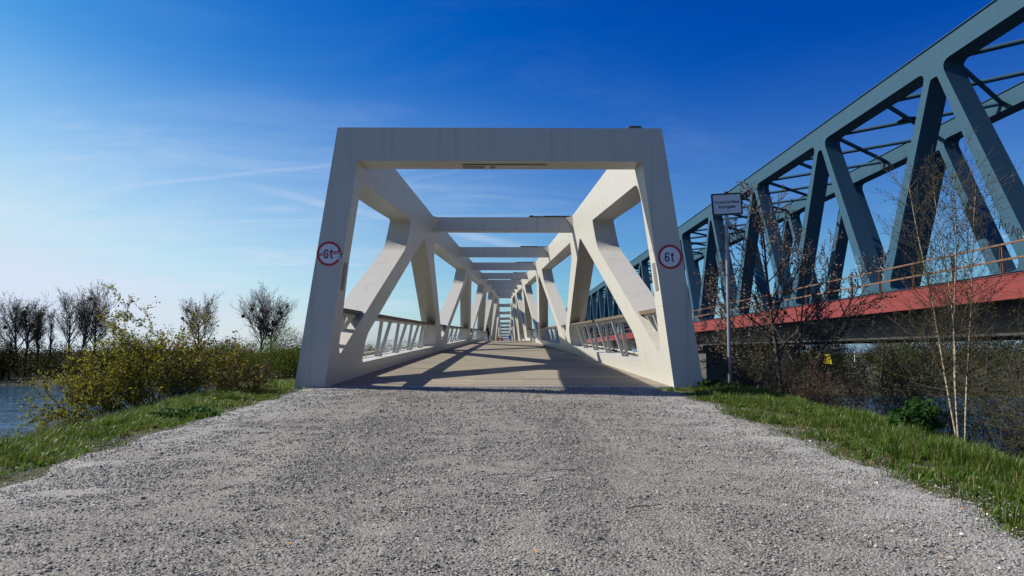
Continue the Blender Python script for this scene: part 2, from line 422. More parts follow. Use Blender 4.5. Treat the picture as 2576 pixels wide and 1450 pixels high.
# ------------------------------------------------------------------ white footbridge
AX = -.12                                        # bridge axis
def deck_z(y):
    z = -.71 + .0305 * (y - PY0)
    if y > 70:
        q = min(y, 120.4); z -= .0006 * (q - 70) ** 2
        if y > 120.4: z -= .0605 * (y - 120.4)
    return z
YB = [PY0] + [14.4 + 11.9 * i for i in range(1, 22)]       # crossbeams
top_tab = [(13.7, 4.59), (26.3, 5.23), (38.2, 5.885), (50.1, 6.57), (62, 7.17), (73.9, 7.79), (85.8, 8.39), (97.7, 8.98), (109.6, 9.54),
           (121.5, 10.1), (133.4, 9.3), (145.3, 8.49), (157.2, 7.84), (169.1, 7.23), (181, 6.73), (192.9, 6.22)]
for y in (204.8, 216.7, 228.6, 240.5, 252.4, 264.3): top_tab.append((y, lerp(6.22, 7.2, 0) - .047 * (y - 192.9)))
top_z = table(top_tab)
WB = table([(13.7, 3.48), (26, 3.52), (38, 3.47), (61, 3.12), (85, 2.72), (109, 2.36), (132, 2.02), (156, 1.86), (270, 1.95)])
WT = table([(13.7, 2.84), (26.3, 2.68), (38.2, 2.48), (50.1, 2.31), (62, 2.07), (74, 1.80), (86, 1.55), (98, 1.35), (110, 1.18), (121.5, 1.09), (133, 1.1), (270, 1.36)])
Hh = lambda s: top_z(s) - deck_z(s)
def TM(side):
    def f(s, v, o):
        fr = v / Hh(s)
        return (AX + side * (lerp(WB(s), WT(s), fr) + o * lerp(.59, .50, fr) * (1 + .30 * min(1, max(0, (s - 14.1) / 1.4)))), s, deck_z(s) + v)
    return f
def fillet(poly, rads, n=6):
    out = []; m = len(poly)
    for i in range(m):
        p = Vector(poly[i]); r = rads[i] if hasattr(rads, '__len__') else rads
        if r <= 0: out.append(tuple(p)); continue
        a = (Vector(poly[i - 1]) - p); b = (Vector(poly[(i + 1) % m]) - p); la, lb = a.length, b.length; a.normalize(); b.normalize()
        ang = a.angle(b); t = min(r / math.tan(ang / 2), la * .45, lb * .45)
        p0, p1 = p + a * t, p + b * t
        for k in range(n + 1):
            u = k / n; out.append(tuple(p0 * (1 - u) ** 2 + p * 2 * u * (1 - u) + p1 * u * u))
    return out
def subdiv(poly, L):
    out = []; m = len(poly)
    for i in range(m):
        a, b = poly[i], poly[(i + 1) % m]; k = max(1, int(math.hypot(b[0] - a[0], b[1] - a[1]) / L))
        out += [(lerp(a[0], b[0], j / k), lerp(a[1], b[1], j / k)) for j in range(k)]
    return out
def inside(pt, poly):
    x, y = pt; r = False; j = len(poly) - 1
    for i in range(len(poly)):
        xi, yi = poly[i]; xj, yj = poly[j]
        if (yi > y) != (yj > y) and x < (xj - xi) * (y - yi) / (yj - yi) + xi: r = not r
        j = i
    return r
def plate(name, outline, holes, mp, mat, parent, smooth=38):
    loops = [outline] + holes; P = []; E = []; L = []
    for lp in loops:
        k = len(P); n = len(lp); P += [Vector(p) for p in lp]; E += [(k + i, k + (i + 1) % n) for i in range(n)]; L.append((k, n))
    v2, e2, f2, ov, oe, of = delaunay_2d_cdt(P, E, [], 0, 1e-5)
    tris = []
    for f in f2:
        c_ = (sum(v2[i].x for i in f) / len(f), sum(v2[i].y for i in f) / len(f))
        if inside(c_, outline) and not any(inside(c_, h) for h in holes): tris.append(tuple(f))
    n = len(v2); V = [mp(p.x, p.y, 0.0) for p in v2] + [mp(p.x, p.y, 1.0) for p in v2]
    F = tris + [tuple(n + i for i in reversed(f)) for f in tris]
    back = {}
    for i, o_ in enumerate(ov):
        for q in o_: back[q] = i
    for k, m_ in L:
        for i in range(m_):
            a, b = back[k + i], back[k + (i + 1) % m_]; F.append((a, b, n + b, n + a))
    b_ = MB(); b_.add(V, F); return b_.build(name, mat, parent, smooth=smooth)

NP = 11
bn = [13.7] + [14.4 + 23.8 * k - .8 for k in range(1, NP + 1)]              # bottom nodes
tn = [14.4 + 11.9 * (2 * k + 1) - 1.5 for k in range(NP)]                   # top nodes
S_END = bn[NP] + .6
up_holes, inv_holes = [], []
for k in range(NP):
    b0, b1, t_ = bn[k] + 3.35, bn[k + 1] - 2.9, tn[k]
    ap = Hh(t_) - 1.02
    f0 = bn[k] + (1.05 if k == 0 else .35)
    sl = (Hh(t_ - 3.5) - 1.7 - .65) / (t_ - 3.5 - f0)                       # upper face of the rising diagonal
    low = lambda s: .65 + sl * (s - f0) - .80
    up_holes.append(fillet([(b0, .34), (b1, .34), (b1 - .15, 1.15), (t_ + .12, ap), (t_ - .16, ap - .02), (b0 + .1, low(b0 + .1))],
                           [.18, .18, 1.2, .25, .3, 1.4]))
for k in range(NP):
    t1 = tn[k]
    if k == 0:
        inv_holes.append(fillet([(14.62, .62), (t1 - 3.62, Hh(t1 - 3.5) - 1.72), (t1 - 3.5, Hh(t1 - 3.5) - .83), (14.32, Hh(14.3) - 1.02), (14.24, 2.6), (14.45, .8)],
                                [.12, 1.0, .10, .45, 3, .3]))
    else:
        t0 = tn[k - 1]; b = bn[k]
        inv_holes.append(fillet([(b + .14, .64), (t1 - 3.62, Hh(t1 - 3.5) - 1.72), (t1 - 3.5, Hh(t1 - 3.5) - .83),
                                 (t0 + 3.1, Hh(t0 + 3.1) - .83), (t0 + 3.35, Hh(t0 + 3.3) - 1.4), (b - .14, .66)], [.1, 1.0, .10, .10, 1.2, .1]))
holes = [subdiv(h, 2.5) for h in up_holes + inv_holes]
outl = [(13.7, -.62)] + [(s, -.62) for s in YB[1:] if s < S_END] + [(S_END, -.62), (S_END, Hh(S_END))] + [(s, Hh(s)) for s in reversed(YB[1:]) if s < S_END] + [(13.7, Hh(13.7))]
outl = subdiv(outl, 1.8)

foot = thing('footbridge', 'long white steel truss footbridge with square portal and timber deck over the river', 'bridge', (AX, PY0, -.71))
def at_foot(o): o.parent = foot; o.matrix_parent_inverse = foot.matrix_basis.inverted() if False else o.matrix_parent_inverse; return o
FO = Vector((AX, PY0, -.71))
def fbuild(b, name, mat, parent=None, smooth=None, fix=True):
    """builds in world coordinates, stored relative to the bridge's base (or to the parent part, which has no offset of its own)"""
    b.v = [(x - FO.x, y - FO.y, z - FO.z) for x, y, z in b.v]
    return b.build(name, mat, parent or foot, smooth=smooth, fix=fix)
for side in (-1, 1):
    mp = TM(side)
    plate('truss', outl, holes, lambda s, v, o, mp=mp: tuple(Vector(mp(s, v, o)) - FO), WHITE, foot)
ML, MR = TM(-1), TM(1)
def crossbeam(i):
    y0 = YB[i]; y1 = y0 + (.78 if i == 0 else .5); h = .70 if i == 0 else .56
    eps = 0.0 if i == 0 else .004
    b = MB(); pts = []
    for dz in (h, eps):
        for m_, y in ((ML, y0), (MR, y0), (MR, y1), (ML, y1)):
            p = m_(y, Hh(y) - dz, 0); pts.append(p)
    b.hexa(pts)
    for m_, s in ((MR, -1), (ML, 1)):
        zt = Hh(y0) - .02
        if i > 0:    # curved end: a fin that sweeps the beam face into the chord
            A = Vector(m_(y0, zt, 0)) + Vector((s * .26, -.001, 0)); B = Vector(m_(y0 - .5, Hh(y0 - .5) - .03, 0)); C = Vector(m_(y0 - .05, zt - h + .03, 0))
            D = Vector(m_(y0, zt, 0)); E_ = Vector(m_(y0, zt - h + .05, 0))
            b.add([tuple(q) for q in (A, B, C, D, E_)], [(0, 1, 2), (0, 2, 4), (0, 4, 3), (0, 3, 1), (1, 3, 4, 2)])
    o = fbuild(b, 'crossbeam', WHITE)
    if i > 0 and y0 < 215:
        c_ = MB(); p = Vector(MR(y0, Hh(y0), 0)); wdt = p.x - AX; rr = random.Random(i)
        x0 = AX + wdt * .38
        for q in range(3):
            a = lerp(x0, p.x, q / 3) + .01; e = lerp(x0, p.x, (q + 1) / 3) - .01
            c_.box((a, y0 - .03, p.z + .002), (e, y0 + .47, p.z + .035 + rr.uniform(0, .02)))
        for q in range(int(7)):
            xx = rr.uniform(x0, p.x - .2); c_.box((xx, y0 + rr.uniform(0, .3), p.z + .03), (xx + rr.uniform(.05, .2), y0 + .4, p.z + rr.uniform(.05, .075)))
        fbuild(c_, 'cover_board', BOARD, o)
    return o
beams = [crossbeam(i) for i in range(len(YB)) if YB[i] < S_END - .6]
# small box on the portal, lamp strip under the portal beam
b = MB().box((2.52, 13.74, 4.597), (2.82, 14.2, 4.635)); b.box((2.55, 13.72, 4.635), (2.79, 14.05, 4.65)); fbuild(b, 'roof_box', PANELGREY)
b = MB(); zb = top_z(13.7) - .70
b.box((-.92, 13.98, zb - .012), (.86, 14.26, zb - .002)); o_strip = fbuild(b, 'hatch_plate', WHITE)
b = MB(); b.box((-.90, 14.03, zb - .018), (-.45, 14.22, zb - .0125)); b.box((-.33, 14.03, zb - .018), (-.22, 14.22, zb - .0125)); fbuild(b, 'dark_grille', PANELGREY, o_strip)
# plates on the inner faces of the portal legs
for side in (-1, 1):
    mp = TM(side); b = MB()
    q = [Vector(mp(s, v, -.015)) for s, v in ((13.84, 1.95), (14.10, 1.95), (14.10, 2.52), (13.84, 2.52))]
    r_ = [Vector(mp(s, v, .03)) for s, v in ((13.84, 1.95), (14.10, 1.95), (14.10, 2.52), (13.84, 2.52))]
    b.hexa([tuple(x) for x in q + r_]); fbuild(b, 'notice_plate', PANELGREY)
    for v in (1.62, 2.78):
        b = MB()
        q = [Vector(mp(s, v + dv, o_)) for o_ in (-.008, .01) for s, dv in ((13.71, 0), (14.22, .02), (14.22, .04), (13.71, .02))]
        b.hexa([tuple(x) for x in q]); fbuild(b, 'weld_seam', WHITE)
for x in (-2.35, -.35, 2.2):
    b = MB().box((x, 13.694, top_z(13.7) - .695), (x + .012, 13.6995, top_z(13.7) - .004)); fbuild(b, 'weld_seam', WHITE)
# deck
rows = []; y = 13.98
b = MB(); tones = []
rr = random.Random(3)
while y < 262:
    wdt = .145 if y < 60 else (.3 if y < 100 else 1.5); y1 = y + wdt - (.009 if y < 60 else .012)
    dz = rr.uniform(-.003, .002); xl = AX - WB(y) + .005; xr = AX + WB(y) - .005
    cuts = [xl, xr] if y > 60 else [xl, AX + rr.choice((-.6, .5)) + rr.uniform(-.02, .02), xr]
    for a, e in zip(cuts[:-1], cuts[1:]):
        a += .004; z0, z1 = deck_z(y) + dz, deck_z(y1) + dz
        b.hexa([(a, y, z0 - .05), (e, y, z0 - .05), (e, y1, z1 - .05), (a, y1, z1 - .05), (a, y, z0), (e, y, z0), (e, y1, z1), (a, y1, z1)])
        tones += [rr.random()] * 6
    y += wdt
o = fbuild(b, 'deck_planking', DECKWOOD, fix=False); o['kind'] = 'stuff'
a = o.data.attributes.new('tone', 'FLOAT', 'FACE'); a.data.foreach_set('value', np.array(tones, dtype=np.float32))
b = MB(); ys_ = np.arange(13.98, 263, 4.0)
for y0, y1 in zip(ys_[:-1], ys_[1:]):
    b.hexa([(AX + s * (WB(y) - .01), y, deck_z(y) - dz) for dz in (.5, .07) for s, y in ((-1, y0), (1, y0), (1, y1), (-1, y1))])
fbuild(b, 'deck_underframe', DARKSTEEL)
b = MB().box((AX - 3.46, 13.72, -.76), (AX + 3.46, 13.97, -.703)); b.box((AX - 3.46, 13.80, -.7025), (AX + 3.46, 13.825, -.697)); fbuild(b, 'expansion_joint', GALV)
# handrails, V posts, toe rails, wire nets
def crossing(poly, v):
    xs_ = []
    for i in range(len(poly)):
        a, b_ = poly[i], poly[(i + 1) % len(poly)]
        if (a[1] > v) != (b_[1] > v): xs_.append(lerp(a[0], b_[0], (v - a[1]) / (b_[1] - a[1])))
    return (min(xs_), max(xs_)) if xs_ else None
def low_at(poly, s):
    vs_ = []
    for i in range(len(poly)):
        a, b_ = poly[i], poly[(i + 1) % len(poly)]
        if (a[0] > s) != (b_[0] > s): vs_.append(lerp(a[1], b_[1], (s - a[0]) / (b_[0] - a[0])))
    return min(vs_)
RV = table([(14, 1.57), (35, 1.42), (61, 1.30), (85, 1.20), (260, 1.2)])
for side in (-1, 1):
    mp = TM(side)
    for kind, hs_ in (('up', up_holes), ('inv', inv_holes)):
        for k, hp in enumerate(hs_):
            if hp[0][0] > 215: continue
            RAILV = RV(.5 * (min(p[0] for p in hp) + max(p[0] for p in hp))); x = crossing(hp, RAILV)
            s0, s1 = x[0] - .05, x[1] + .05
            hr = MB(); n = max(1, int((s1 - s0) / 3))
            for j in range(n):
                a, e = lerp(s0, s1, j / n), lerp(s0, s1, (j + 1) / n)
                hr.hexa([mp(s, RV(s) + v, o_) for v in (-.045, .045) for s, o_ in ((a, .10), (a, .62), (e, .62), (e, .10))], 0)
                hr.hexa([mp(s, RV(s) + v, o_) for v in (-.12, -.047) for s, o_ in ((a, .22), (a, .50), (e, .50), (e, .22))], 1)
            hro = fbuild(hr, 'handrail', [HANDRAILWOOD, WHITE])
            sp = np.arange(s0 + (1.15 if kind == 'inv' else 2.9), s1 - .5, 3.38 if kind == 'up' else 1.15)
            if kind == 'inv': sp = [lerp(x[0], x[1], t) for t in ((.3, .62) if k == 0 else (.34, .66))]
            for s in sp:
                lo = low_at(hp, s) - .02
                if lo > RAILV - .35: continue
                b = MB()
                for oa, ob in ((.37, .16), (.52, .53)):
                    b.hexa([mp(s_, v, o_) for v, oc in ((lo, oa), (RV(s) - .1, ob)) for s_, o_ in ((s - .05, oc - .065), (s - .05, oc + .065), (s + .05, oc + .065), (s + .05, oc - .065))])
                fbuild(b, 'railing_post', WHITE)
            if kind == 'up':
                q = crossing(hp, .5); b = MB(); n = 5
                for j in range(n):
                    a, e = lerp(q[0], q[1], j / n), lerp(q[0], q[1], (j + 1) / n)
                    b.hexa([mp(s, v, o_) for v in (.44, .48) for s, o_ in ((a, .80), (a, .88), (e, .88), (e, .80))])
                    b.hexa([mp(s, v, o_) for v in (.34, .44) for s, o_ in ((a + .1, .82), (a + .1, .86), (a + .14, .86), (a + .14, .82))])
                fbuild(b, 'toe_rail', WHITE)
            if k < 2:
                b = MB(); st = .15 if k == 0 else .26; d = RAILV - .40
                for sg in (1, -1):
                    s = s0 - d
                    while s < s1 + d:
                        pts = []
                        for j in range(9):
                            v = .36 + d * j / 8; ss = s + sg * (v - .36) * .55
                            if x[0] - 2 < ss < x[1] + 2 and inside((ss, v), hp): pts.append(mp(ss, v, .9))
                        if len(pts) > 1: b.tube([pts[0], pts[-1]], 0.0013 if k == 0 else .0016, 3, cap=False)
                        s += st
                o = fbuild(b, 'wire_net', NETWIRE, fix=False); o['kind'] = 'stuff'
# abutments and piers
b = MB().box((AX - 4.6, 13.9, -4.6), (AX + 4.6, 16.4, -1.35)); b.box((AX - 4.75, 13.95, -1.35), (AX + 4.75, 14.9, -.80)); fbuild(b, 'abutment', CONCRETE)
for yp in (61.2, 132.6):
    b = MB(); zt = deck_z(yp) - .63
    b.prism([(-2.6, -.9), (2.6, -.9), (3.3, 0), (2.6, .9), (-2.6, .9), (-3.3, 0)], lambda a, c_, d: (AX + a, yp + c_, d), -9.0, zt); fbuild(b, 'pier', CONCRETE)
b = MB().box((AX - 4.0, 262.0, -8), (AX + 4.0, 268, deck_z(262) - .1)); fbuild(b, 'abutment', CONCRETE)

# ------------------------------------------------------------------ railway bridge
XN, XF, ZT = 16.0, 22.0, 11.42
rail = thing('railway_bridge', 'blue grey steel truss railway bridge with red edge girder and rusty railing', 'bridge', (19, 20, 0))
RO = Vector((19, 20, 0))
def rbuild(b, name, mat, parent=None, smooth=None, fix=True):
    b.v = [(x - RO.x, y - RO.y, z - RO.z) for x, y, z in b.v]
    return b.build(name, mat, parent or rail, smooth=smooth, fix=fix)
PP = 9.30
tN = [24.56 + PP * k for k in range(-2, 21)]; bN = [t - PP / 2 for t in tN] + [tN[-1] + PP / 2]
rholes = []
for k, t in enumerate(tN):
    rholes.append(fillet([(bN[k] + .92, 2.52), (bN[k + 1] - .92, 2.52), (t + .2, ZT - 1.22), (t - .2, ZT - 1.22)], [.35, .35, .16, .16]))
    if k + 1 < len(tN):
        rholes.append(fillet([(bN[k + 1] - .40, 2.9), (bN[k + 1] + .40, 2.9), (tN[k + 1] - .42, ZT - .80), (t + .42, ZT - .80)], [.3, .3, .34, .34]))
rh = [subdiv(h, 4) for h in rholes]
RY0, RY1 = bN[0] - .3, bN[-1] + .3
sl_ = PP / 2 - .6
routl = [(RY0, 1.62), (RY1, 1.62), (RY1, 2.6), (tN[-1] + .75, ZT), (tN[0] - .75, ZT), (RY0, 2.6)]
routl = subdiv(routl, 6)
for X0, TH in ((XN, .76), (XF, .76)):
    plate('truss', routl, rh, lambda s, v, o, X0=X0, TH=TH: (X0 + TH * o - RO.x, s - RO.y, v - RO.z), BLUE, rail, smooth=30)
b = MB()                                          # cap plates that overhang the top chords
for X0 in (XN, XF): b.box((X0 - .05, tN[0] - .8, ZT + .002), (X0 + .81, tN[-1] + .8, ZT + .03))
rbuild(b, 'chord_cap', BLUE)
hs = [24.56 + PP / 2 * j for j in range(-4, 41)]
for j in range(len(hs) - 1):
    for a, e in (((XN + .72, hs[j]), (XF + .02, hs[j + 1])), ((XF + .02, hs[j]), (XN + .72, hs[j + 1]))):
        dz = .0 if a[0] < e[0] else .0
        b = MB().tube([(a[0], a[1], ZT - .45), (e[0], e[1], ZT - .45)], .10, 8); rbuild(b, 'bracing_tube', BLUE, smooth=60)
    if j % 2 == 1:
        b = MB().box((XN + .62 + 2.2, hs[j] + PP / 4 - .35, ZT - .40), (XN + .62 + 3.2, hs[j] + PP / 4 + .35, ZT - .36)); rbuild(b, 'gusset_plate', BLUE)
GY0, GY1 = -26.0, RY1
b = MB().box((15.0, GY0, 1.55), (15.05, GY1, 2.28)); b.box((14.98, GY0, 2.28), (15.4, GY1, 2.305)); b.box((15.05, GY0, 1.55), (15.35, GY1, 1.59)); rbuild(b, 'edge_girder', RED)
b = MB().box((23.6, GY0, 1.55), (23.65, GY1, 2.28)); rbuild(b, 'edge_girder', RED)
b = MB().box((15.051, GY0, 1.95), (23.6, GY1, 2.24)); rbuild(b, 'deck_slab', DARKSTEEL)
b = MB()
for X0 in (XN + .05, XF + .05): b.box((X0, GY0, .55), (X0 + .06, GY1, 1.95)); b.box((X0 - .28, GY0, .50), (X0 + .34, GY1, .549))
yy = GY0 + 1
while yy < GY1: b.box((16.12, yy, .95), (22.0, yy + .25, 1.94)); b.box((15.3, yy + .05, 1.62), (16.04, yy + .2, 1.94)); yy += PP / 4
rbuild(b, 'floor_girder', DARKSTEEL)
rng_ = random.Random(5)
yp = 20.5 - 2.27 * 18
pi = 0
while yp < GY1:
    b = MB(); b.box((15.14, yp - .05, 2.306), (15.152, yp + .05, 3.24)); b.box((15.10, yp - .055, 2.306), (15.139, yp - .043, 3.24)); b.box((15.10, yp + .043, 2.306), (15.139, yp + .055, 3.24))
    rbuild(b, 'railing_post', RUSTY); yp += 2.27
for z in (2.77, 3.25):
    b = MB().box((15.09, GY0, z - .03), (15.155, GY1, z + .03) if z < 3 else (15.155, GY1, z + .025)); rbuild(b, 'railing_bar', RUSTY)
b = MB()
for x in (17.9, 18.0 + 1.5): b.box((x, GY0, 2.38), (x + .07, GY1, 2.54))
rbuild(b, 'running_rail', DARKSTEEL)
for yp in (54.5, 128.0):
    b = MB().box((15.6, yp - 1.2, -9), (23.0, yp + 1.2, .1)); b.box((15.3, yp - 1.45, .1), (23.3, yp + 1.45, .48)); rbuild(b, 'pier', SHADECONCRETE)
b = MB().box((14.6, -30, -9), (24.0, 1.5, .49)); rbuild(b, 'abutment', SHADECONCRETE)
# graffiti on the near truss
def text_mesh(s, size, depth=.002, scx=1.0, bold=.018):
    cu = bpy.data.curves.new('lettering', 'FONT'); cu.body = s; cu.size = size; cu.align_x = 'CENTER'; cu.align_y = 'CENTER'; cu.extrude = depth; cu.offset = size * bold
    o = bpy.data.objects.new('lettering_tmp', cu); COL.objects.link(o)
    bpy.context.view_layer.update(); dg = bpy.context.evaluated_depsgraph_get()
    me = bpy.data.meshes.new_from_object(o.evaluated_get(dg)); bpy.data.objects.remove(o); bpy.data.curves.remove(cu)
    for v in me.vertices: v.co.x *= scx
    return me
def stroke(pts, wd): b = MB(); b.tube(pts, wd, 5); return b
def face_pt(s, v): return (XN - .006, s, v)
# the leg that carries it rises from bottom node 21.09 to top node 25.7 at the near end of the view
def ribbon(paths, name, mat, wd):
    b = MB()
    for ps in paths:
        for (a, c_), (e, d) in zip(ps[:-1], ps[1:]): b.bar((XN - .004, a, c_), (XN - .004, e, d), .006, wd, up=(1, 0, 0)) if False else b.tube([(XN - .003, a, c_), (XN - .003, e, d)], wd / 2, 5)
    return rbuild(b, name, mat)
def glyphs(word, s0, v0, h, run, drop):
    G = {'A': [[(0, 0), (.35, 1), (.7, 0)], [(.15, .4), (.58, .42)]], 'C': [[(.6, .9), (.25, 1), (0, .5), (.2, 0), (.6, .1)]],
         'B': [[(0, 0), (0, 1), (.5, .85), (.45, .6), (.1, .52), (.55, .4), (.5, .08), (0, 0)]]}
    out = []
    for i, ch in enumerate(word):
        for ps in G[ch]: out.append([(s0 - (i * run + x * h * .8), v0 - i * drop + y * h - x * drop * .6) for x, y in ps])
    return out
ribbon(glyphs('ACAB', 21.72, 3.95, .36, .26, .155), 'graffiti', INK, .035)
ribbon([[(21.6, 3.75), (21.45, 3.62), (21.3, 3.70)], [(20.75, 3.55), (20.6, 3.48), (20.48, 3.56)]], 'graffiti', SPRAYWHITE, .02)
ribbon([[(30.85, 4.05), (30.8, 4.38)], [(30.68, 4.02), (30.66, 4.36)], [(30.52, 4.0), (30.5, 4.28)], [(30.9, 3.95), (30.6, 3.86), (30.35, 3.9)], [(30.7, 3.42), (30.72, 3.76), (30.45, 3.8), (30.3, 3.42), (30.45, 3.26), (30.65, 3.34)]], 'graffiti', SPRAYWHITE, .02)
ribbon([[(28.45, 4.3), (28.5, 3.45), (28.78, 3.6), (28.4, 4.05)], [(28.7, 3.3), (28.55, 3.15), (28.6, 3.0)]], 'graffiti', SPRAYWHITE, .02)

# ------------------------------------------------------------------ signs
def disc(r, n=40): return [(r * math.cos(2 * math.pi * i / n), r * math.sin(2 * math.pi * i / n)) for i in range(n)]
def put_text(s, size, mat, parent, loc, scx=.85, rot=0.0, depth=.0012):
    me = text_mesh(s, size, depth, scx); me.materials.clear(); me.materials.append(mat)
    o = link('lettering', me, parent, loc); o.rotation_euler = (R(90), rot, 0); return o
def strokes2d(b, path, wd, d):
    for (x0, z0), (x1, z1) in zip(path[:-1], path[1:]):
        L = math.hypot(x1 - x0, z1 - z0); ux, uz = (x1 - x0) / L, (z1 - z0) / L; e = wd * .12; nx, nz = -uz * wd / 2, ux * wd / 2; d[0] -= .00003
        b.prism([(x0 - ux * e + nx, z0 - uz * e + nz), (x0 - ux * e - nx, z0 - uz * e - nz), (x1 + ux * e - nx, z1 + uz * e - nz), (x1 + ux * e + nx, z1 + uz * e + nz)], lambda p, q, k: (p, k, q), d[0], -.0122)
def glyph_6t(t):
    b = MB(); d = [-.0130]
    b6 = [(-.058 + .036 * math.cos(a), -.042 + .046 * math.sin(a)) for a in [2 * math.pi * i / 18 for i in range(19)]]
    st6 = [(-.094, -.042), (-.094, .02), (-.088, .055), (-.072, .076), (-.052, .080), (-.034, .070), (-.024, .050)]
    strokes2d(b, b6, .027, d); strokes2d(b, st6, .027, d)
    strokes2d(b, [(.045, .085), (.045, -.06), (.055, -.085), (.078, -.090)], .027, d); strokes2d(b, [(.012, .042), (.080, .042)], .024, d)
    return b.build('lettering', INK, t)
def weight_sign(x, z, label, tilt, sticker):
    t = thing('weight_limit_sign', label, 'road sign', (x, 13.70, z), 'weight limit signs on the portal legs')
    Rr = .252
    MB().prism(disc(Rr), lambda a, b_, d: (a, d, b_), -.012, -.002).build('disc', SIGNWHITE, t)
    b = MB(); n = 48; skip = (40, 44) if sticker else None
    ro, ri = disc(Rr - .002, n), disc(Rr * .80, n)
    for i in range(n):
        if sticker and i in (46, 47, 0, 44, 45): continue
        j = (i + 1) % n
        b.hexa([(ro[i][0], -.0125, ro[i][1]), (ro[j][0], -.0125, ro[j][1]), (ri[j][0], -.0125, ri[j][1]), (ri[i][0], -.0125, ri[i][1]),
                (ro[i][0], -.0145, ro[i][1]), (ro[j][0], -.0145, ro[j][1]), (ri[j][0], -.0145, ri[j][1]), (ri[i][0], -.0145, ri[i][1])])
    b.build('red_ring', SIGNRED, t)
    glyph_6t(t)
    if sticker:
        st = MB(); st.hexa([(-.205, -.0165, -.028), (.20, -.0165, -.028), (.20, -.0165, .026), (-.205, -.0165, .026), (-.205, -.018, -.028), (.20, -.018, -.028), (.20, -.018, .026), (-.205, -.018, .026)])
        so = st.build('sticker', STICKER, t, (0, 0, .005)); so.rotation_euler = (0, R(-7), 0); so['label'] = 'reddish sticker strip across the figure'
        put_text('FC Bayern', .043, STICKERTXT, so, (-.118, -.0185, 0), .9); put_text('M\u00fcnchen', .043, STICKERTXT, so, (.118, -.0185, 0), .9)
        MB().prism(disc(.022, 16), lambda a, b_, d: (a, d, b_), -.0195, -.0182).build('emblem', STICKERTXT, so)
        sc = MB(); rr_ = random.Random(2)
        for q in range(16):
            a = R(rr_.uniform(-24, 26)); r_ = rr_.uniform(.195, .25); s_ = rr_.uniform(.008, .022)
            sc.prism([(r_ * math.cos(a) + s_ * rr_.uniform(.6, 1.2) * math.cos(u), r_ * math.sin(a) + s_ * rr_.uniform(.6, 1.4) * math.sin(u)) for u in (0, 1.2, 2.4, 3.6, 5)],
                     lambda p, q_, d: (p, d, q_), -.0152 - q * .0001, -.0126)
        sc.build('scrape', SMUDGE, t)
    else:
        MB().prism([(.15 + a * .3, -.06 + b_ * .3) for a, b_ in disc(.03, 6)], lambda a, b_, d: (a, d, b_), -.0135, -.0122).build('scrape', SMUDGE, t)
    return t
weight_sign(-3.567, 1.967, 'round 6t weight limit sign crossed by a torn red sticker, on the left portal leg', 0, True)
weight_sign(3.33, 1.911, 'clean round 6t weight limit sign with red ring, on the right portal leg', 0, False)

sp = thing('sign_post', 'galvanised pole with white warning board about slippery surface beside the right portal leg', 'sign', (4.72, 14.45, -.75))
MB().tube([(0, 0, -.1), (.018, 0, 2.0), (.035, 0, 4.12)], .038, 16).build('pole', GALV, sp, smooth=50)
MB().tube([(.035, 0, 4.12), (.036, 0, 4.185)], .045, 16).build('pole_cap', INK, sp, smooth=50)
bd = link('board', None, sp, (.035, -.05, 3.90)); 
def rrect(wd, h, r): return fillet([(-wd / 2, -h / 2), (wd / 2, -h / 2), (wd / 2, h / 2), (-wd / 2, h / 2)], r, 5)
to3 = lambda a, b_, d: (a, d, b_)
COL.objects.unlink(bd); bpy.data.objects.remove(bd)
bd = MB().prism(rrect(.655, .475, .04), to3, -.006, .004).build('board', SIGNBACK, sp, (.035, -.05, 3.905)); bd.rotation_euler = (0, R(-3.3), 0)
MB().prism(rrect(.59, .41, .022), to3, -.0085, -.0062).build('board_face', SIGNWHITE, bd)
MB().prism(rrect(.655, .475, .04), to3, -.004, -.0).build('board_rim', GALV, bd, (0, .009, 0)).scale = (1.015, 1, 1.02)
put_text('Vorsicht bei N\u00e4sse', .088, INK, bd, (0, -.010, .045), .80)
put_text('Rutschgefahr', .088, INK, bd, (0, -.010, -.06), .80)
b = MB()
for x in (-.055, .055):
    for z in (-.20, .20): b.prism([(x + q, z + r_) for q, r_ in disc(.008, 8)], to3, -.014, -.0086)
b.build('bolt', GALV, bd)
for z in (3.72, 4.06): MB().tube([(.033, 0, z), (.033, 0, z + .03)], .046, 12).build('clamp', GALV, sp)

yb = thing('river_sign', 'small yellow river marker on a post seen under the railway bridge', 'sign', (50.3, 106.5, -5.9))
MB().tube([(0, 0, -1), (0, 0, 5.6)], .07, 8).build('pole', GALV, yb)
MB().prism(fillet([(-.65, -.6), (.65, -.6), (.4, .9), (-.4, .9)], .1), to3, -.05, .03).build('board', YELLOW, yb, (-.12, -.08, 4.6)).rotation_euler = (0, 0, R(-50))
gp = thing('field_gantry', 'thin white square frame standing in the meadow beyond the river', 'frame', (78, 176, -5.2))
b = MB(); b.box((-.1, -.1, -1), (.1, .1, 5.6)); b.box((11.9, -.1, -1), (12.1, .1, 5.6)); b.box((-.1, -.1, 5.602), (12.1, .1, 5.85)); b.build('frame', SIGNWHITE, gp)

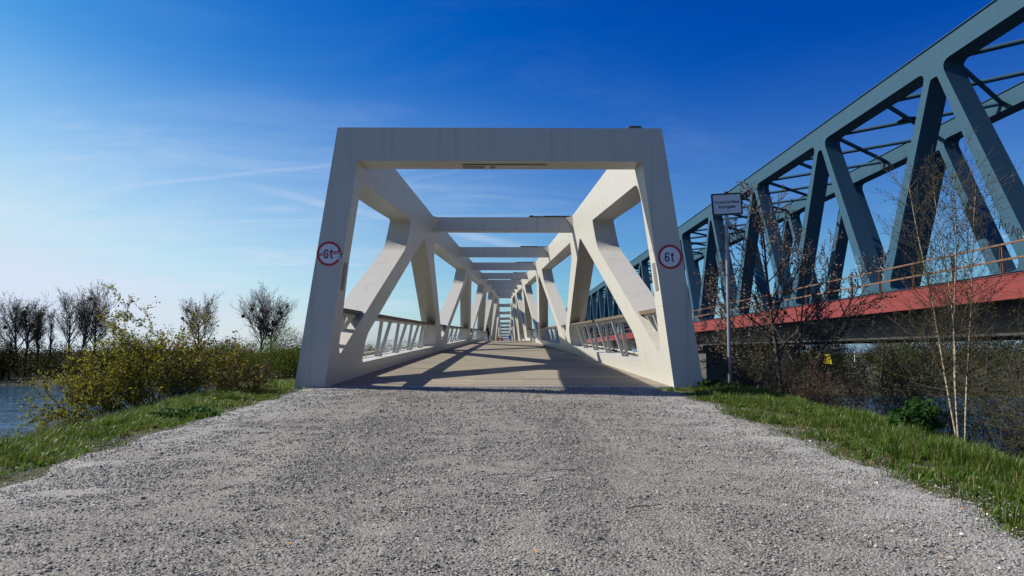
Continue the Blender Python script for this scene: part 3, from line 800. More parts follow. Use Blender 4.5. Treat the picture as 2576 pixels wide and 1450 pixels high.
# ------------------------------------------------------------------ scatter by instances
def scatter(name, pts, rots, scls, idxs, variants, kind='stuff'):
    me = bpy.data.meshes.new(name); n = len(pts)
    me.vertices.add(n); me.vertices.foreach_set('co', np.asarray(pts, dtype=np.float32).ravel())
    a = me.attributes.new('rot', 'FLOAT_VECTOR', 'POINT'); a.data.foreach_set('vector', np.asarray(rots, dtype=np.float32).ravel())
    a = me.attributes.new('scl', 'FLOAT_VECTOR', 'POINT'); a.data.foreach_set('vector', np.asarray(scls, dtype=np.float32).ravel())
    a = me.attributes.new('idx', 'INT', 'POINT'); a.data.foreach_set('value', np.asarray(idxs, dtype=np.int32))
    o = link(name, me); o['kind'] = kind
    vc = bpy.data.collections.new(name + '_pieces')
    for i, vm in enumerate(variants): vc.objects.link(bpy.data.objects.new(f'piece_{i:02d}', vm))
    ng = bpy.data.node_groups.new(name, 'GeometryNodeTree')
    ng.interface.new_socket('Geometry', in_out='INPUT', socket_type='NodeSocketGeometry')
    ng.interface.new_socket('Geometry', in_out='OUTPUT', socket_type='NodeSocketGeometry')
    t = NT(ng); gi = t.node('NodeGroupInput'); go = t.node('NodeGroupOutput')
    def at(nm, ty): return t.node('GeometryNodeInputNamedAttribute', data_type=ty, ins={'Name': nm}).outputs['Attribute']
    ci = t.node('GeometryNodeCollectionInfo', ins={'Collection': vc, 'Separate Children': True, 'Reset Children': True})
    ip = t.node('GeometryNodeInstanceOnPoints', ins={'Points': gi.outputs[0], 'Instance': ci.outputs[0], 'Pick Instance': True, 'Instance Index': at('idx', 'INT'),
                'Rotation': t.node('FunctionNodeEulerToRotation', ins={0: at('rot', 'FLOAT_VECTOR')}).outputs[0], 'Scale': at('scl', 'FLOAT_VECTOR')})
    t.l.new(ip.outputs[0], go.inputs[0])
    md = o.modifiers.new('scatter', 'NODES'); md.node_group = ng
    return o
def stone_mesh(seed, mat):
    bm = bmesh.new(); bmesh.ops.create_icosphere(bm, subdivisions=1, radius=1.0); r_ = random.Random(seed)
    for v in bm.verts: v.co *= r_.uniform(.65, 1.15); v.co.z *= .68
    for q in range(2):
        nrm = Vector((r_.uniform(-1, 1), r_.uniform(-1, 1), r_.uniform(-.2, 1))).normalized(); d = r_.uniform(.45, .65)
        for v in bm.verts:
            e = v.co.dot(nrm) - d
            if e > 0: v.co -= nrm * e
    me = bpy.data.meshes.new('stone'); bm.to_mesh(me); bm.free(); me.materials.append(mat); return me
pts, rots, scls, idx = [], [], [], []
rr = random.Random(11)
def stone(x, y, z, r, pale=0.0):
    pts.append((x, y, z)); rots.append((rr.uniform(-.4, .4), rr.uniform(-.4, .4), rr.uniform(0, 6.28)))
    i_ = 6 + rr.randrange(4) if rr.random() < pale else rr.randrange(6)
    if i_ > 5: r *= .74
    scls.append((r * rr.uniform(.8, 1.4), r, r * rr.uniform(.7, 1.1))); idx.append(i_)
for y0, y1, dens, rm in ((2.2, 4.5, 5600, .0043), (4.5, 6.5, 4800, .0047), (6.5, 9.0, 3200, .0055), (9.0, 13.75, 1500, .0066)):
    n = int(7.6 * (y1 - y0) * dens)
    for q in range(n):
        y = rr.uniform(y0, y1); x = rr.uniform(left_edge(y) - .5, right_edge(y) + .5)
        if abs(x) > .80 * y + .6: continue
        k = .62 + .5 * fbm(x, y * .5, 0, 1.1, 3) + .45 * fbm(x, y, 7, 5, 2)
        edge = min(x - left_edge(y), right_edge(y) - x)
        k -= .42 * (math.exp(-((x + 1.35) / .38) ** 2) + math.exp(-((x - .95) / .38) ** 2)) * (.6 + fbm(x * .5, y * .2, 4, 1, 2))
        if edge < 1.1: k += .40
        if edge < 0: k -= .45
        if rr.random() > k: continue
        r = rm * math.exp(rr.gauss(0, .42))
        if rr.random() < .008: r *= 1.9
        z = path_z(y) + (.03 * math.sin(math.pi * min(1, max(0, (x + 4.1) / 7.4))) * (1 - max(0, (y - 11) / 2.9)) if edge > 0 else -.03)
        stone(x, y, z + r * .28, min(r, .022), .75 * max(0, min(1, (1.5 - edge) / 1.2)))
scatter('gravel', pts, rots, scls, idx, [stone_mesh(i, STONE) for i in range(6)] + [stone_mesh(20 + i, PALESTONE) for i in range(4)])

def tuft_mesh(seed, nbl, h, spread, dry, wk=1.0):
    r_ = np.random.default_rng(seed); V, F, T = [], [], []
    for q in range(nbl):
        a = r_.uniform(0, 6.283); rad = spread * math.sqrt(r_.random()); x, y = rad * math.cos(a), rad * math.sin(a)
        L = h * r_.uniform(.45, 1.1); ln = r_.uniform(.1, .75); b_ = a + r_.uniform(-.9, .9); wd = r_.uniform(.0022, .0045) * wk
        px, py = -math.sin(b_) * wd, math.cos(b_) * wd; k = len(V)
        for u in (0, .4, .75, 1.0):
            off = ln * L * u * u; z = L * u * (1 - .35 * ln * u); ww = (1 - u) ** .6 if u < 1 else 0
            cx, cy = x + math.cos(b_) * off, y + math.sin(b_) * off
            if u < 1: V += [(cx - px * ww, cy - py * ww, z), (cx + px * ww, cy + py * ww, z)]
            else: V += [(cx, cy, z), (cx + .0003, cy, z)]
        tn_ = 1.0 if r_.random() < dry else r_.random() * .7
        for j in range(3): F.append((k + 2 * j, k + 2 * j + 1, k + 2 * j + 3, k + 2 * j + 2)); T.append(tn_)
    o = npmesh('tuft', V, F, GRASS, attr=T); me = o.data; bpy.data.objects.remove(o); return me
tufts = [tuft_mesh(i, 24, .07, .06, .26) for i in range(4)] + [tuft_mesh(10 + i, 30, .15, .07, .16) for i in range(4)] + [tuft_mesh(20 + i, 16, .06, .06, .75) for i in range(2)] + [tuft_mesh(30 + i, 11, .075, .05, .05, 3.6) for i in range(2)]
pts, rots, scls, idx = [], [], [], []
def tuft(x, y, big):
    z = ground_z(x, y) - .035
    pts.append((x, y, z)); rots.append((rr.uniform(-.2, .2), rr.uniform(-.2, .2), rr.uniform(0, 6.28)))
    s = rr.uniform(.7, 1.25); scls.append((s, s, s * rr.uniform(.75, 1.2)))
    idx.append(rr.randrange(4) + 4 if rr.random() < big else (rr.randrange(4) if rr.random() < .72 else 8 + rr.randrange(4)))
for q in range(52000):
    y = rr.uniform(2.0, 17.0); side = rr.random() < .5
    if side: x = left_edge(y) - rr.uniform(-.16, 2.6) ** 1.0 if True else 0
    else: x = right_edge(y) + rr.uniform(-.16, 2.9)
    if y > 13.6 and -4.5 < x < 4.3: continue
    if abs(x) > .82 * y + 1.2: continue
    e = (left_edge(y) - x) if side else (x - right_edge(y))
    n_ = fbm(x, y, 3, .9, 3)
    if e < .25 and rr.random() > .16 + .5 * max(0, n_ + .3): continue
    if e < .9 and rr.random() < .45 - .9 * n_: continue
    if rr.random() < -1.6 * fbm(x, y, 23, 1.7, 2) - .02: continue
    tuft(x, y, .06 + .75 * min(1, max(0, e - .3)) * min(1, max(0, .15 + 2.2 * fbm(x, y, 41, 1.3, 2))))
scatter('grass', pts, rots, scls, idx, tufts)

# ------------------------------------------------------------------ plants
def rand_unit(r_):
    z = r_.uniform(-1, 1); a = r_.uniform(0, 6.283); q = math.sqrt(1 - z * z); return Vector((q * math.cos(a), q * math.sin(a), z))
def grow(b, r_, p, d, L, rad, lvl, prm, tips, sides, rec):
    """a limb that wanders and forks; rec collects points along the thinnest shoots"""
    segs = prm['segs'][lvl]; pts_ = [tuple(p)]; rads = [rad]; pos = Vector(p); dr = Vector(d)
    end = rad * prm['taper'][lvl]
    for i in range(segs):
        dr = (dr + rand_unit(r_) * prm['wob'][lvl] + Vector((0, 0, prm['up'][lvl]))).normalized()
        pos = pos + dr * (L / segs); pts_.append(tuple(pos)); rads.append(lerp(rad, end, (i + 1) / segs))
    (b[0] if lvl <= prm['wood'] else b[1]).tube(pts_, rads, sides[min(lvl, len(sides) - 1)], cap=False)
    last = lvl == len(prm['segs']) - 1
    if last or lvl >= prm['leaf_from']:
        for i in range(1, len(pts_)): rec.append((Vector(pts_[i - 1]), Vector(pts_[i]), lvl))
    if last: tips.append(pos); return
    n = prm['kids'][lvl]; n = max(1, int(round(n * r_.uniform(.8, 1.2))))
    for k in range(n):
        f = lerp(prm['from'][lvl], 1.0, (k + r_.random() * .8) / n); f = min(f, .99)
        i = min(int(f * segs), segs - 1); u = f * segs - i
        q = Vector(pts_[i]).lerp(Vector(pts_[i + 1]), u); t = (Vector(pts_[i + 1]) - Vector(pts_[i])).normalized()
        side_ = (rand_unit(r_) * .9 + Vector((math.cos(k * 2.4 + lvl), math.sin(k * 2.4 + lvl), 0))); side_ = (side_ - t * side_.dot(t)).normalized()
        an = R(prm['ang'][lvl]) * r_.uniform(.7, 1.25)
        nd = t * math.cos(an) + side_ * math.sin(an)
        cl = L * prm['len'][lvl] * r_.uniform(.7, 1.15) * (1 - .45 * f if prm.get('cone') else 1)
        grow(b, r_, q, nd, cl, max(lerp(rad, end, f) * prm['rad'][lvl], prm['min']), lvl + 1, prm, tips, sides, rec)
def leaf_quads(P, size, r_, flat=0.0, asp=.6):
    """one small folded leaf per point : (n,3) -> V, F (quads) ; random orientation"""
    P = np.asarray(P, dtype=np.float64); n = len(P)
    a = r_.normal(size=(n, 3)); a /= np.linalg.norm(a, axis=1)[:, None]
    b_ = r_.normal(size=(n, 3)); b_ -= a * (a * b_).sum(1)[:, None]; b_ /= np.linalg.norm(b_, axis=1)[:, None]
    s = (size * r_.uniform(.6, 1.35, n))[:, None]
    V = np.empty((n, 4, 3)); V[:, 0] = P - a * s * .5; V[:, 1] = P + b_ * s * asp * .5; V[:, 2] = P + a * s * .5; V[:, 3] = P - b_ * s * asp * .5
    return V.reshape(-1, 3), np.arange(n * 4).reshape(n, 4)
def leaves_on(rec, dens, size, spread, r_, name, mats, parent, split=None, asp=.6):
    P = []
    for a, c_, l in rec:
        n = dens * (c_ - a).length; k = int(n) + (1 if r_.random() < n % 1 else 0)
        for q in range(k): P.append(a.lerp(c_, r_.random()) + Vector(r_.normal(size=3)) * spread)
    if not P: return None
    P = np.array([tuple(p) for p in P]); V, F = leaf_quads(P, size, r_, asp=asp)
    mi = None
    if split: mi = split(P, r_)
    tone = np.clip(r_.normal(.5, .28, len(F)), 0, 1)
    return npmesh(name, V, F, mats, parent, mi=mi, attr=tone)
def plant(name, label, cat, loc, seed, prm, roots, barks, leaf=None, group=None, trunk_sides=(8, 5, 4, 3, 3)):
    r_ = random.Random(seed); t = thing(name, label, cat, loc, group)
    b = (MB(), MB()); tips, rec = [], []
    for p, d, L, rad in roots: grow(b, r_, p, Vector(d).normalized(), L, rad, 0, prm, tips, trunk_sides, rec)
    if b[0].f: b[0].build('trunk', barks[0], t, fix=False, smooth=70)
    if b[1].f: b[1].build('twigs', barks[1], t, fix=False)
    if leaf: leaves_on(rec, r_=np.random.default_rng(seed), parent=t, **leaf)
    return t, tips, rec

# -- poplars on the far bank
def poplar(seed, x, y, h, spread, label, mist=0, lean=0.0, stems=1, bare=False):
    gz = far_z(x, y) - .2; r_ = random.Random(seed)
    prm = dict(segs=[9, 6, 5, 4], taper=[.28, .3, .35, .4], wob=[.05, .12, .18, .25], up=[.03, .10, .08, .05], wood=1, leaf_from=2,
               kids=[23 if not bare else 9, 8, 6], ang=[37 * min(1.1, spread + .1), 32, 38], len=[.44 * spread + .02, .46, .5], rad=[.5, .5, .55], min=.029, **{'from': [.44, .25, .2]})
    roots = []
    for s in range(stems):
        roots.append(((s * 1.3 - .6 * (stems - 1), r_.uniform(-.4, .4), 0), (lean + r_.uniform(-.04, .04) + (s - (stems - 1) / 2) * .12, 0, 1), h * .86 * r_.uniform(.92, 1.0), .022 * h))
    t, tips, rec = plant('poplar', label, 'tree', (x, y, gz), seed, prm, roots, (BARKGREY, BARKGREY),
                         dict(dens=.55, size=.28, spread=.15, name='young_leaves', mats=L_BROWN), 'tall bare poplars on the far bank', (6, 4, 3, 3))
    for k in range(mist):
        p = r_.choice(tips); q = p * .94; rad = r_.uniform(.28, .62); rn = np.random.default_rng(seed * 50 + k)
        P = rn.normal(size=(90, 3)); P = P / np.linalg.norm(P, axis=1)[:, None] * rad * rn.uniform(.3, 1, (90, 1)) + np.array(tuple(q))
        V, F = leaf_quads(P, .34, rn); npmesh('mistletoe', V, F, L_MISTLE, t, attr=np.clip(rn.normal(.5, .3, 90), 0, 1))
    return t
def far_pos(px, dist): # a spot on the far bank in the direction of a column of the photograph
    d = sky_dir(px, 885); return d.x / d.y * dist, dist
for seed, px, dist, h, sp_, mist, stems, label in (
        (31, 57, 158, 19.5, 1.05, 5, 2, 'broad bare poplar with mistletoe, second tree from the left edge'),
        (32, 99, 163, 19.0, .55, 2, 1, 'slim bare poplar close beside the broad leftmost one'),
        (33, 127, 160, 19.0, .42, 0, 1, 'thinnest pale bare poplar standing alone above the dark scrub'),
        (34, 186, 158, 20.0, .95, 3, 2, 'forked bare poplar at the middle of the left group'),
        (35, 236, 156, 20.3, .95, 4, 1, 'tallest full crowned bare poplar, right end of the left group'),
        (36, 492, 160, 18.5, 1.0, 3, 1, 'bare poplar rising behind the yellow green shrub'),
        (37, 667, 156, 19.0, 1.15, 14, 2, 'round bare poplar full of mistletoe balls left of the portal'),
        (38, 27, 150, 13.0, .5, 0, 1, 'short dead leaning trunk at the far left')):
    x, y = far_pos(px, dist); poplar(seed, x, y, h * .80, sp_, label, mist, lean=-.10 if seed == 38 else 0, stems=stems, bare=seed in (33, 38))

def leaf_mass(name, blobs, n, size, mat, seed, label, cat, loc, kind=None, group=None, stems=True, asp=.7):
    """crown of small leaves gathered in uneven clumps, on a few stems ; blobs = (x,y,z,rx,ry,rz) relative to loc"""
    rn = np.random.default_rng(seed); t = thing(name, label, cat, loc, group)
    if kind: t['kind'] = kind
    P = []
    vol = np.array([b_[3] * b_[4] * b_[5] for b_ in blobs]); vol = vol / vol.sum()
    for b_, v in zip(blobs, vol):
        m = max(6, int(n * v)); k = max(4, m // 26)
        c_ = rn.normal(size=(k, 3)); c_ /= np.linalg.norm(c_, axis=1)[:, None]; c_ *= rn.uniform(.35, 1.0, (k, 1)) ** .6
        pk = c_[rn.integers(0, k, m)] + rn.normal(size=(m, 3)) * .13
        P.append(pk * np.array(b_[3:6]) + np.array(b_[0:3]))
    P = np.concatenate(P); V, F = leaf_quads(P, size, rn, asp=asp)
    npmesh('foliage', V, F, mat, t, attr=np.clip(rn.normal(.5, .28, len(F)), 0, 1))
    if stems:
        b = MB(); r_ = random.Random(seed)
        for b_ in blobs:
            for q in range(3):
                e = Vector((b_[0] + r_.uniform(-.6, .6) * b_[3], b_[1] + r_.uniform(-.6, .6) * b_[4], b_[2] + b_[5] * r_.uniform(.1, .9)))
                s0 = Vector((b_[0] * .6 + r_.uniform(-.2, .2), b_[1] * .6, -.3)); mid = s0.lerp(e, .5) + Vector((0, 0, .1 * e.z))
                b.tube([tuple(s0), tuple(mid), tuple(e)], [size * .35, size * .25, size * .08], 4, cap=False)
        b.build('stems', BARK, t, fix=False)
    return t
def thicket(name, x0, x1, d0, d1, hf, n, size, mat, seed, label):
    rn = np.random.default_rng(seed); k = max(30, n // 220); C = []; Hs = []
    while len(C) < k:
        x = rn.uniform(x0, x1); y = shore(x) + rn.uniform(d0, d1); h = hf(x) * rn.uniform(.55, 1.1)
        C.append((x, y, far_z(x, y))); Hs.append(h)
    C = np.array(C); Hs = np.array(Hs); j = rn.integers(0, k, n)
    u = rn.normal(size=(n, 3)); u /= np.linalg.norm(u, axis=1)[:, None]; u *= rn.uniform(.3, 1, (n, 1)) ** .5
    P = C[j] + np.stack([u[:, 0] * Hs[j] * .5, u[:, 1] * Hs[j] * .5, (u[:, 2] * .5 + .48) * Hs[j]], 1)
    V, F = leaf_quads(P, size, rn, asp=.75)
    o = npmesh(name, V, F, mat, attr=np.clip(rn.normal(.5, .28, n) , 0, 1)); tag(o, label, 'undergrowth', None, 'stuff'); return o
hl = table([(-160, 8), (-110, 8), (-85, 8.4), (-66, 7.6), (-55, 8.0), (-45, 6.5), (-20, 7), (20, 6)])
thicket('bank_undergrowth', -160, -62, 2, 16, hl, 90000, .27, L_DARK, 61, 'dark scrub along the far bank under the poplars')
thicket('bank_undergrowth', -70, -8, 3, 14, table([(-70, 7.6), (-55, 8.8), (-40, 8.0), (-8, 7.6)]), 90000, .26, L_GREEN, 62, 'green scrub along the far bank behind the yellow shrub')
thicket('bank_undergrowth', 4, 150, 3, 22, table([(0, 5), (40, 4.6), (52, 4.6), (60, 7), (75, 9), (150, 11)]), 90000, .26, L_DARK, 63, 'dark scrub on the far bank under the railway bridge')
thicket('distant_wood', -420, -20, 150, 260, table([(-420, 9), (-20, 8)]), 20000, .7, L_DARK, 64, 'low distant wood on the left horizon')
thicket('distant_wood', 10, 480, 150, 300, table([(10, 6), (120, 6), (200, 10), (480, 12)]), 20000, .7, L_DARK, 65, 'low distant wood on the right horizon')
for seed, px, dist, wd, h, mat, label in (
        (71, 722, 144, 5.2, 10.2, L_GREEN, 'rounded light green willow just left of the white portal'),
        (72, 318, 150, 5.0, 9.2, L_GREEN, 'pale green willow crown behind the left part of the yellow shrub'),
        (73, 575, 152, 4.0, 7.6, L_GREEN, 'low green willow between the two right poplars'),
        (74, -6, 150, 3.4, 10.0, L_DARK, 'dark pointed evergreen cut by the left edge'),
        (76, 2262, 118, 3.6, 9.0, L_GREEN, 'light green willow on the far bank under the railway bridge'),
        (77, 2020, 124, 3.2, 6.2, L_GREEN, 'low green bush right of the plum stem, far bank under the bridge'),
        (75, 1065, 140, 4.2, 7.6, L_GREEN, 'green bush seen through the left bridge railing')):
    x, y = far_pos(px, dist); bl = [(0, 0, h * .5, wd, wd, h * .5), (-wd * .5, 0, h * .35, wd * .7, wd * .7, h * .35), (wd * .55, .5, h * .38, wd * .7, wd * .7, h * .38)]
    leaf_mass('willow' if seed != 74 else 'evergreen_tree', bl, 9000, .22, mat, seed, label, 'tree', (x, y, far_z(x, y)))
bare = dict(segs=[6, 5, 4, 3], taper=[.35, .35, .4, .4], wob=[.10, .16, .22, .25], up=[.03, .05, .05, .03], wood=1, leaf_from=2,
            kids=[10, 6, 5], ang=[45, 42, 42], len=[.5, .5, .5], rad=[.5, .5, .55], min=.022, **{'from': [.3, .25, .2]})
for seed, px, dist, h, label in ((81, 2075, 128, 9.5, 'thin bare tree against the sky gap under the railway bridge'),
                                 (82, 2215, 112, 12.0, 'dark bare tree with forked trunk on the far bank under the railway bridge'),
                                 (83, 2330, 114, 12.5, 'bare tree behind the birch stems on the far bank'),
                                 (84, 2470, 108, 12.5, 'bare brown tree on the far bank near the right edge'),
                                 (85, 2560, 106, 13.0, 'dense bare tree cut by the right edge, far bank')):
    x, y = far_pos(px, dist)
    plant('bare_tree', label, 'tree', (x, y, far_z(x, y) - .2), seed, bare, [((0, 0, 0), (.05, 0, 1), h * .75, .02 * h), ((.5, 0, 0), (.25, .1, 1), h * .6, .014 * h)],
          (BARKGREY, BARKGREY), dict(dens=1.0, size=.26, spread=.2, name='young_leaves', mats=L_GREEN), None, (6, 4, 3, 3))

# -- yellow green shrub on the left bank
gx, gyv = -6.75, 13.2
shr = dict(segs=[6, 5, 4, 3], taper=[.4, .4, .4, .5], wob=[.12, .2, .25, .3], up=[.03, .06, .06, .05], wood=1, leaf_from=1,
           kids=[9, 6, 4], ang=[45, 45, 48], len=[.50, .52, .5], rad=[.55, .55, .6], min=.0035, **{'from': [.25, .2, .15]})
gz = ground_z(gx, gyv)
r0 = random.Random(5); roots = []
for k, (dx, dz, L, bx) in enumerate(((-1.5, .55, 2.6, 0), (-1.2, 1.0, 2.3, .1), (-.7, 1.0, 2.3, 0), (-.25, 1, 2.45, .1), (.05, 1, 2.75, .2), (.45, 1, 2.2, .3), (.9, 1, 2.2, .5), (1.3, .75, 2.2, .7),
                                     (1.7, .5, 2.2, .8), (-1.7, .22, 2.5, 0), (-1.1, .1, 2.2, 0), (.2, .8, 1.6, .4), (-.5, .6, 1.7, -.1), (1.0, .4, 1.7, .9))):
    roots.append(((bx + r0.uniform(-.1, .1), r0.uniform(-.3, .3), -.1), (dx, r0.uniform(-.35, .35), dz), L * .66, .024))
xc = gx
plant('shrub', 'large yellow green shrub in young leaf on the left river bank', 'shrub', (gx, gyv, gz), 91, shr, roots, (BARK, TWIG),
      dict(dens=34, size=.052, spread=.035, name='young_leaves', mats=[L_YELLOW, L_BROWN], split=lambda P, r_: (r_.random(len(P)) < np.clip(.16 + .30 * P[:, 0], .08, .75)).astype(int)))
# -- blossoming plum
plm = dict(segs=[7, 6, 5, 3], taper=[.30, .4, .45, .5], wob=[.05, .10, .14, .2], up=[.03, .07, .06, .04], wood=1, leaf_from=1,
           kids=[17, 8, 5], ang=[46, 38, 40], len=[.52, .48, .42], rad=[.5, .55, .6], min=.0048, cone=True, **{'from': [.22, .2, .15]})
px_, py_ = 6.05, 15.0; pz = ground_z(px_, py_)
def blossoms(rec, t, seed, dens, frm):
    rn = random.Random(seed); b = MB()
    o_ = [(1, 0, 0), (-1, 0, 0), (0, 1, 0), (0, -1, 0), (0, 0, 1), (0, 0, -1)]; fo = [(0, 2, 4), (2, 1, 4), (1, 3, 4), (3, 0, 4), (2, 0, 5), (1, 2, 5), (3, 1, 5), (0, 3, 5)]
    T = []
    for a, c_, l in rec:
        n = dens * (c_ - a).length
        for q in range(int(n) + (1 if rn.random() < n % 1 else 0)):
            p = a.lerp(c_, rn.random()) + rand_unit(rn) * .012; s = rn.uniform(.009, .019) * (1.6 if rn.random() < .12 else 1)
            b.add([(p.x + x * s, p.y + y * s, p.z + z * s * .8) for x, y, z in o_], fo, 0 if rn.random() < .38 else 1)
    o = b.build('blossom', [BLOSSOM, L_BROWN], t, fix=False); return o
t, tips, rec = plant('plum_tree', 'bare young plum tree with white blossom buds beside the sign post', 'tree', (px_, py_, pz), 93, plm,
                     [((0, 0, -.1), (-.02, 0, 1), 4.4, .055), ((.18, .1, -.1), (.28, .1, 1), 3.6, .035), ((-.1, 0, .2), (-.6, 0, 1), 2.6, .026), ((.1, 0, .25), (.75, -.1, .8), 3.0, .028), ((-.1, .1, .1), (-.85, .2, .8), 2.2, .02)],
                     (BARK, TWIG), dict(dens=1.2, size=.03, spread=.015, name='young_leaves', mats=L_BIRCH))
blossoms(rec, t, 5, 17, 1)
# -- birch saplings on the right bank
bir = dict(segs=[10, 5, 4], taper=[.22, .35, .4], wob=[.055, .14, .2], up=[.03, .05, .02], wood=0, leaf_from=1,
           kids=[46, 9], ang=[40, 38], len=[.30, .45], rad=[.33, .6], min=.0028, cone=True, **{'from': [.28, .15]})
for seed, bx, by, top, lean, rad, label in ((95, 6.62, 10.0, 4.3, (-.115, 0), .021, 'leftmost white birch stem, leaning left, on the right bank'),
                                           (96, 6.40, 9.75, 4.0, (-.055, .0), .016, 'second white birch stem from the left, thin and close beside the third'),
                                           (97, 6.52, 9.9, 4.2, (-.075, .02), .019, 'middle birch stem with pale bark between two neighbours'),
                                           (98, 6.78, 10.2, 4.3, (-.02, 0), .018, 'upright birch stem, right of the leaning ones')):
    gz = ground_z(bx, by)
    plant('birch_sapling', label, 'tree', (bx, by, gz), seed, bir, [((0, 0, -.1), (lean[0], lean[1], 1), top, rad)], (BIRCHBARK, TWIG),
          dict(dens=9, size=.026, spread=.012, name='young_leaves', mats=L_BIRCH), 'birch saplings on the right bank', (8, 4, 3))
# -- brown scrub on the right bank
scr = dict(segs=[5, 5, 4, 3], taper=[.4, .4, .4, .5], wob=[.16, .22, .28, .3], up=[.05, .04, .03, .02], wood=0, leaf_from=2,
           kids=[6, 5, 4], ang=[42, 45, 48], len=[.6, .6, .55], rad=[.6, .6, .6], min=.003, **{'from': [.1, .1, .1]})
for seed, x, y, h, n, mat, leafm, label in (
        (101, 6.6, 14.2, 1.0, 12, TWIGRED, L_BROWN, 'low red brown bramble heap at the foot of the plum tree'),
        (102, 8.3, 15.0, 1.9, 12, TWIGRED, L_GREEN, 'red brown leafless bush right of the plum tree'),
        (103, 10.2, 15.6, 2.3, 11, TWIG, L_GREEN, 'sparse leafless bush between plum tree and birches'),
        (104, 8.6, 11.8, 1.9, 11, TWIG, L_GREEN, 'leafless bush in front of the water behind the nettle clump'),
        (105, 8.0, 9.6, 2.0, 10, TWIG, L_BIRCH, 'thin leafless bush right of the birch stems'),
        (106, 9.3, 9.9, 2.9, 9, BARK, L_GREEN, 'dark leafless bush cut by the right edge'),
        (107, 12.6, 16.0, 3.0, 11, TWIG, L_GREEN, 'taller leafless bush in front of the dark far bank, right'),
        (108, 5.5, 14.4, .7, 8, TWIG, L_NETTLE, 'low green tangle at the foot of the sign post'),
        (109, 7.2, 16.8, 2.2, 10, TWIG, L_GREEN, 'red brown leafless bush behind the plum tree'),
        (110, 7.4, 8.4, 1.0, 8, TWIGRED, L_BROWN, 'low red brown stalks at the foot of the birches')):
    gz = ground_z(x, y); r0 = random.Random(seed)
    roots = [((r0.uniform(-.8, .8), r0.uniform(-.5, .5), -.1), (r0.uniform(-.8, .8), r0.uniform(-.5, .5), 1), h * r0.uniform(.7, 1.15), .011) for q in range(int(n * 1.35))]
    plant('bare_bush', label, 'bush', (x, y, gz), seed, scr, roots, (mat, mat), dict(dens=7.0, size=.034, spread=.03, name='young_leaves', mats=leafm), None, (5, 4, 3, 3))
# -- nettle clump and small herbs
def herb(label, x, y, wd, h, n, size, seed, mat=L_NETTLE, name='nettle_clump'):
    bl = [(0, 0, h * .45, wd * .5, wd * .4, h * .5), (-wd * .25, .05, h * .35, wd * .3, wd * .3, h * .35), (wd * .28, 0, h * .33, wd * .3, wd * .3, h * .33)]
    return leaf_mass(name, bl, n, size, mat, seed, label, 'plant', (x, y, ground_z(x, y)), asp=.55)
herb('bushy fresh green nettle clump at the right verge below the birches', 4.95, 8.3, .62, .42, 1500, .06, 121)
herb('small leafy weed at the foot of the right portal leg', 4.05, 13.5, .5, .22, 420, .06, 122)
herb('low leafy weed patch at the edge of the left gravel', -4.3, 9.4, .8, .16, 700, .06, 123, name='weed')
herb('dark leafy weed on the left verge by the picture edge', -5.2, 6.9, .35, .28, 350, .06, 124, name='weed')
# dandelions and fallen leaves
for i, (x, y, label) in enumerate(((-4.35, 10.3, 'yellow dandelion in the left verge, nearer the portal'), (-4.35, 5.9, 'yellow dandelion low in the left verge near the picture edge'))):
    t = thing('dandelion', label, 'flower', (x, y, ground_z(x, y))); MB().tube([(0, 0, 0), (.01, 0, .16)], .003, 5).build('stem', L_NETTLE, t)
    b = MB()
    for q in range(14):
        a = q * .4488; b.add([(0.01, 0, .16), (.01 + .03 * math.cos(a - .2), .03 * math.sin(a - .2), .17), (.01 + .03 * math.cos(a + .2), .03 * math.sin(a + .2), .172)], [(0, 1, 2)])
    b.build('petals', YELLOW, t, fix=False)
ORANGE = simple('fallen_leaf', (.50, .25, .06), .7, .2, 30)
for i, (px, py, label) in enumerate(((728, 1386, 'small orange leaf on the gravel, lower left of centre'), (2370, 1418, 'small orange leaf on the gravel, lower right'),
                                     (2395, 1400, 'small yellow brown leaf on the gravel at the lower right corner'), (2420, 1296, 'dry leaf on the gravel edge at the right'), (1350, 1408, 'dull dry leaf at the bottom middle of the gravel'))):
    d = sky_dir(px, py); k = -1.24 / (d.z - .0384 * d.y) ; x, y = d.x * k, d.y * k
    rz = i * 1.3; b = MB(); L = .022
    b.prism(fillet([(-L, 0), (0, -.009), (L, 0), (0, .009)], .004, 3), lambda a, c_, d_: (a, c_, d_ + .15 * abs(c_)), .0, .0015)
    o = b.build('fallen_leaf', ORANGE, None, (x, y, path_z(y) + .036)); o.rotation_euler = (.15, .1, rz); tag(o, label, 'leaf')
for i, (px, py, an, label) in enumerate(((1425, 1195, .2, 'thin dry twig on the middle of the gravel path'), (1620, 1290, .35, 'longer dry twig on the gravel nearer the camera'))):
    d = sky_dir(px, py); k = -1.24 / (d.z - .0384 * d.y); x, y = d.x * k, d.y * k
    o = MB().tube([(-.13, 0, 0), (-.03, .01, .004), (.05, -.005, .003), (.14, .012, .002)], [.003, .0035, .003, .002], 5).build('dry_twig', TWIGRED, None, (x, y, path_z(y) + .035)); o.rotation_euler = (0, 0, an); tag(o, label, 'twig')

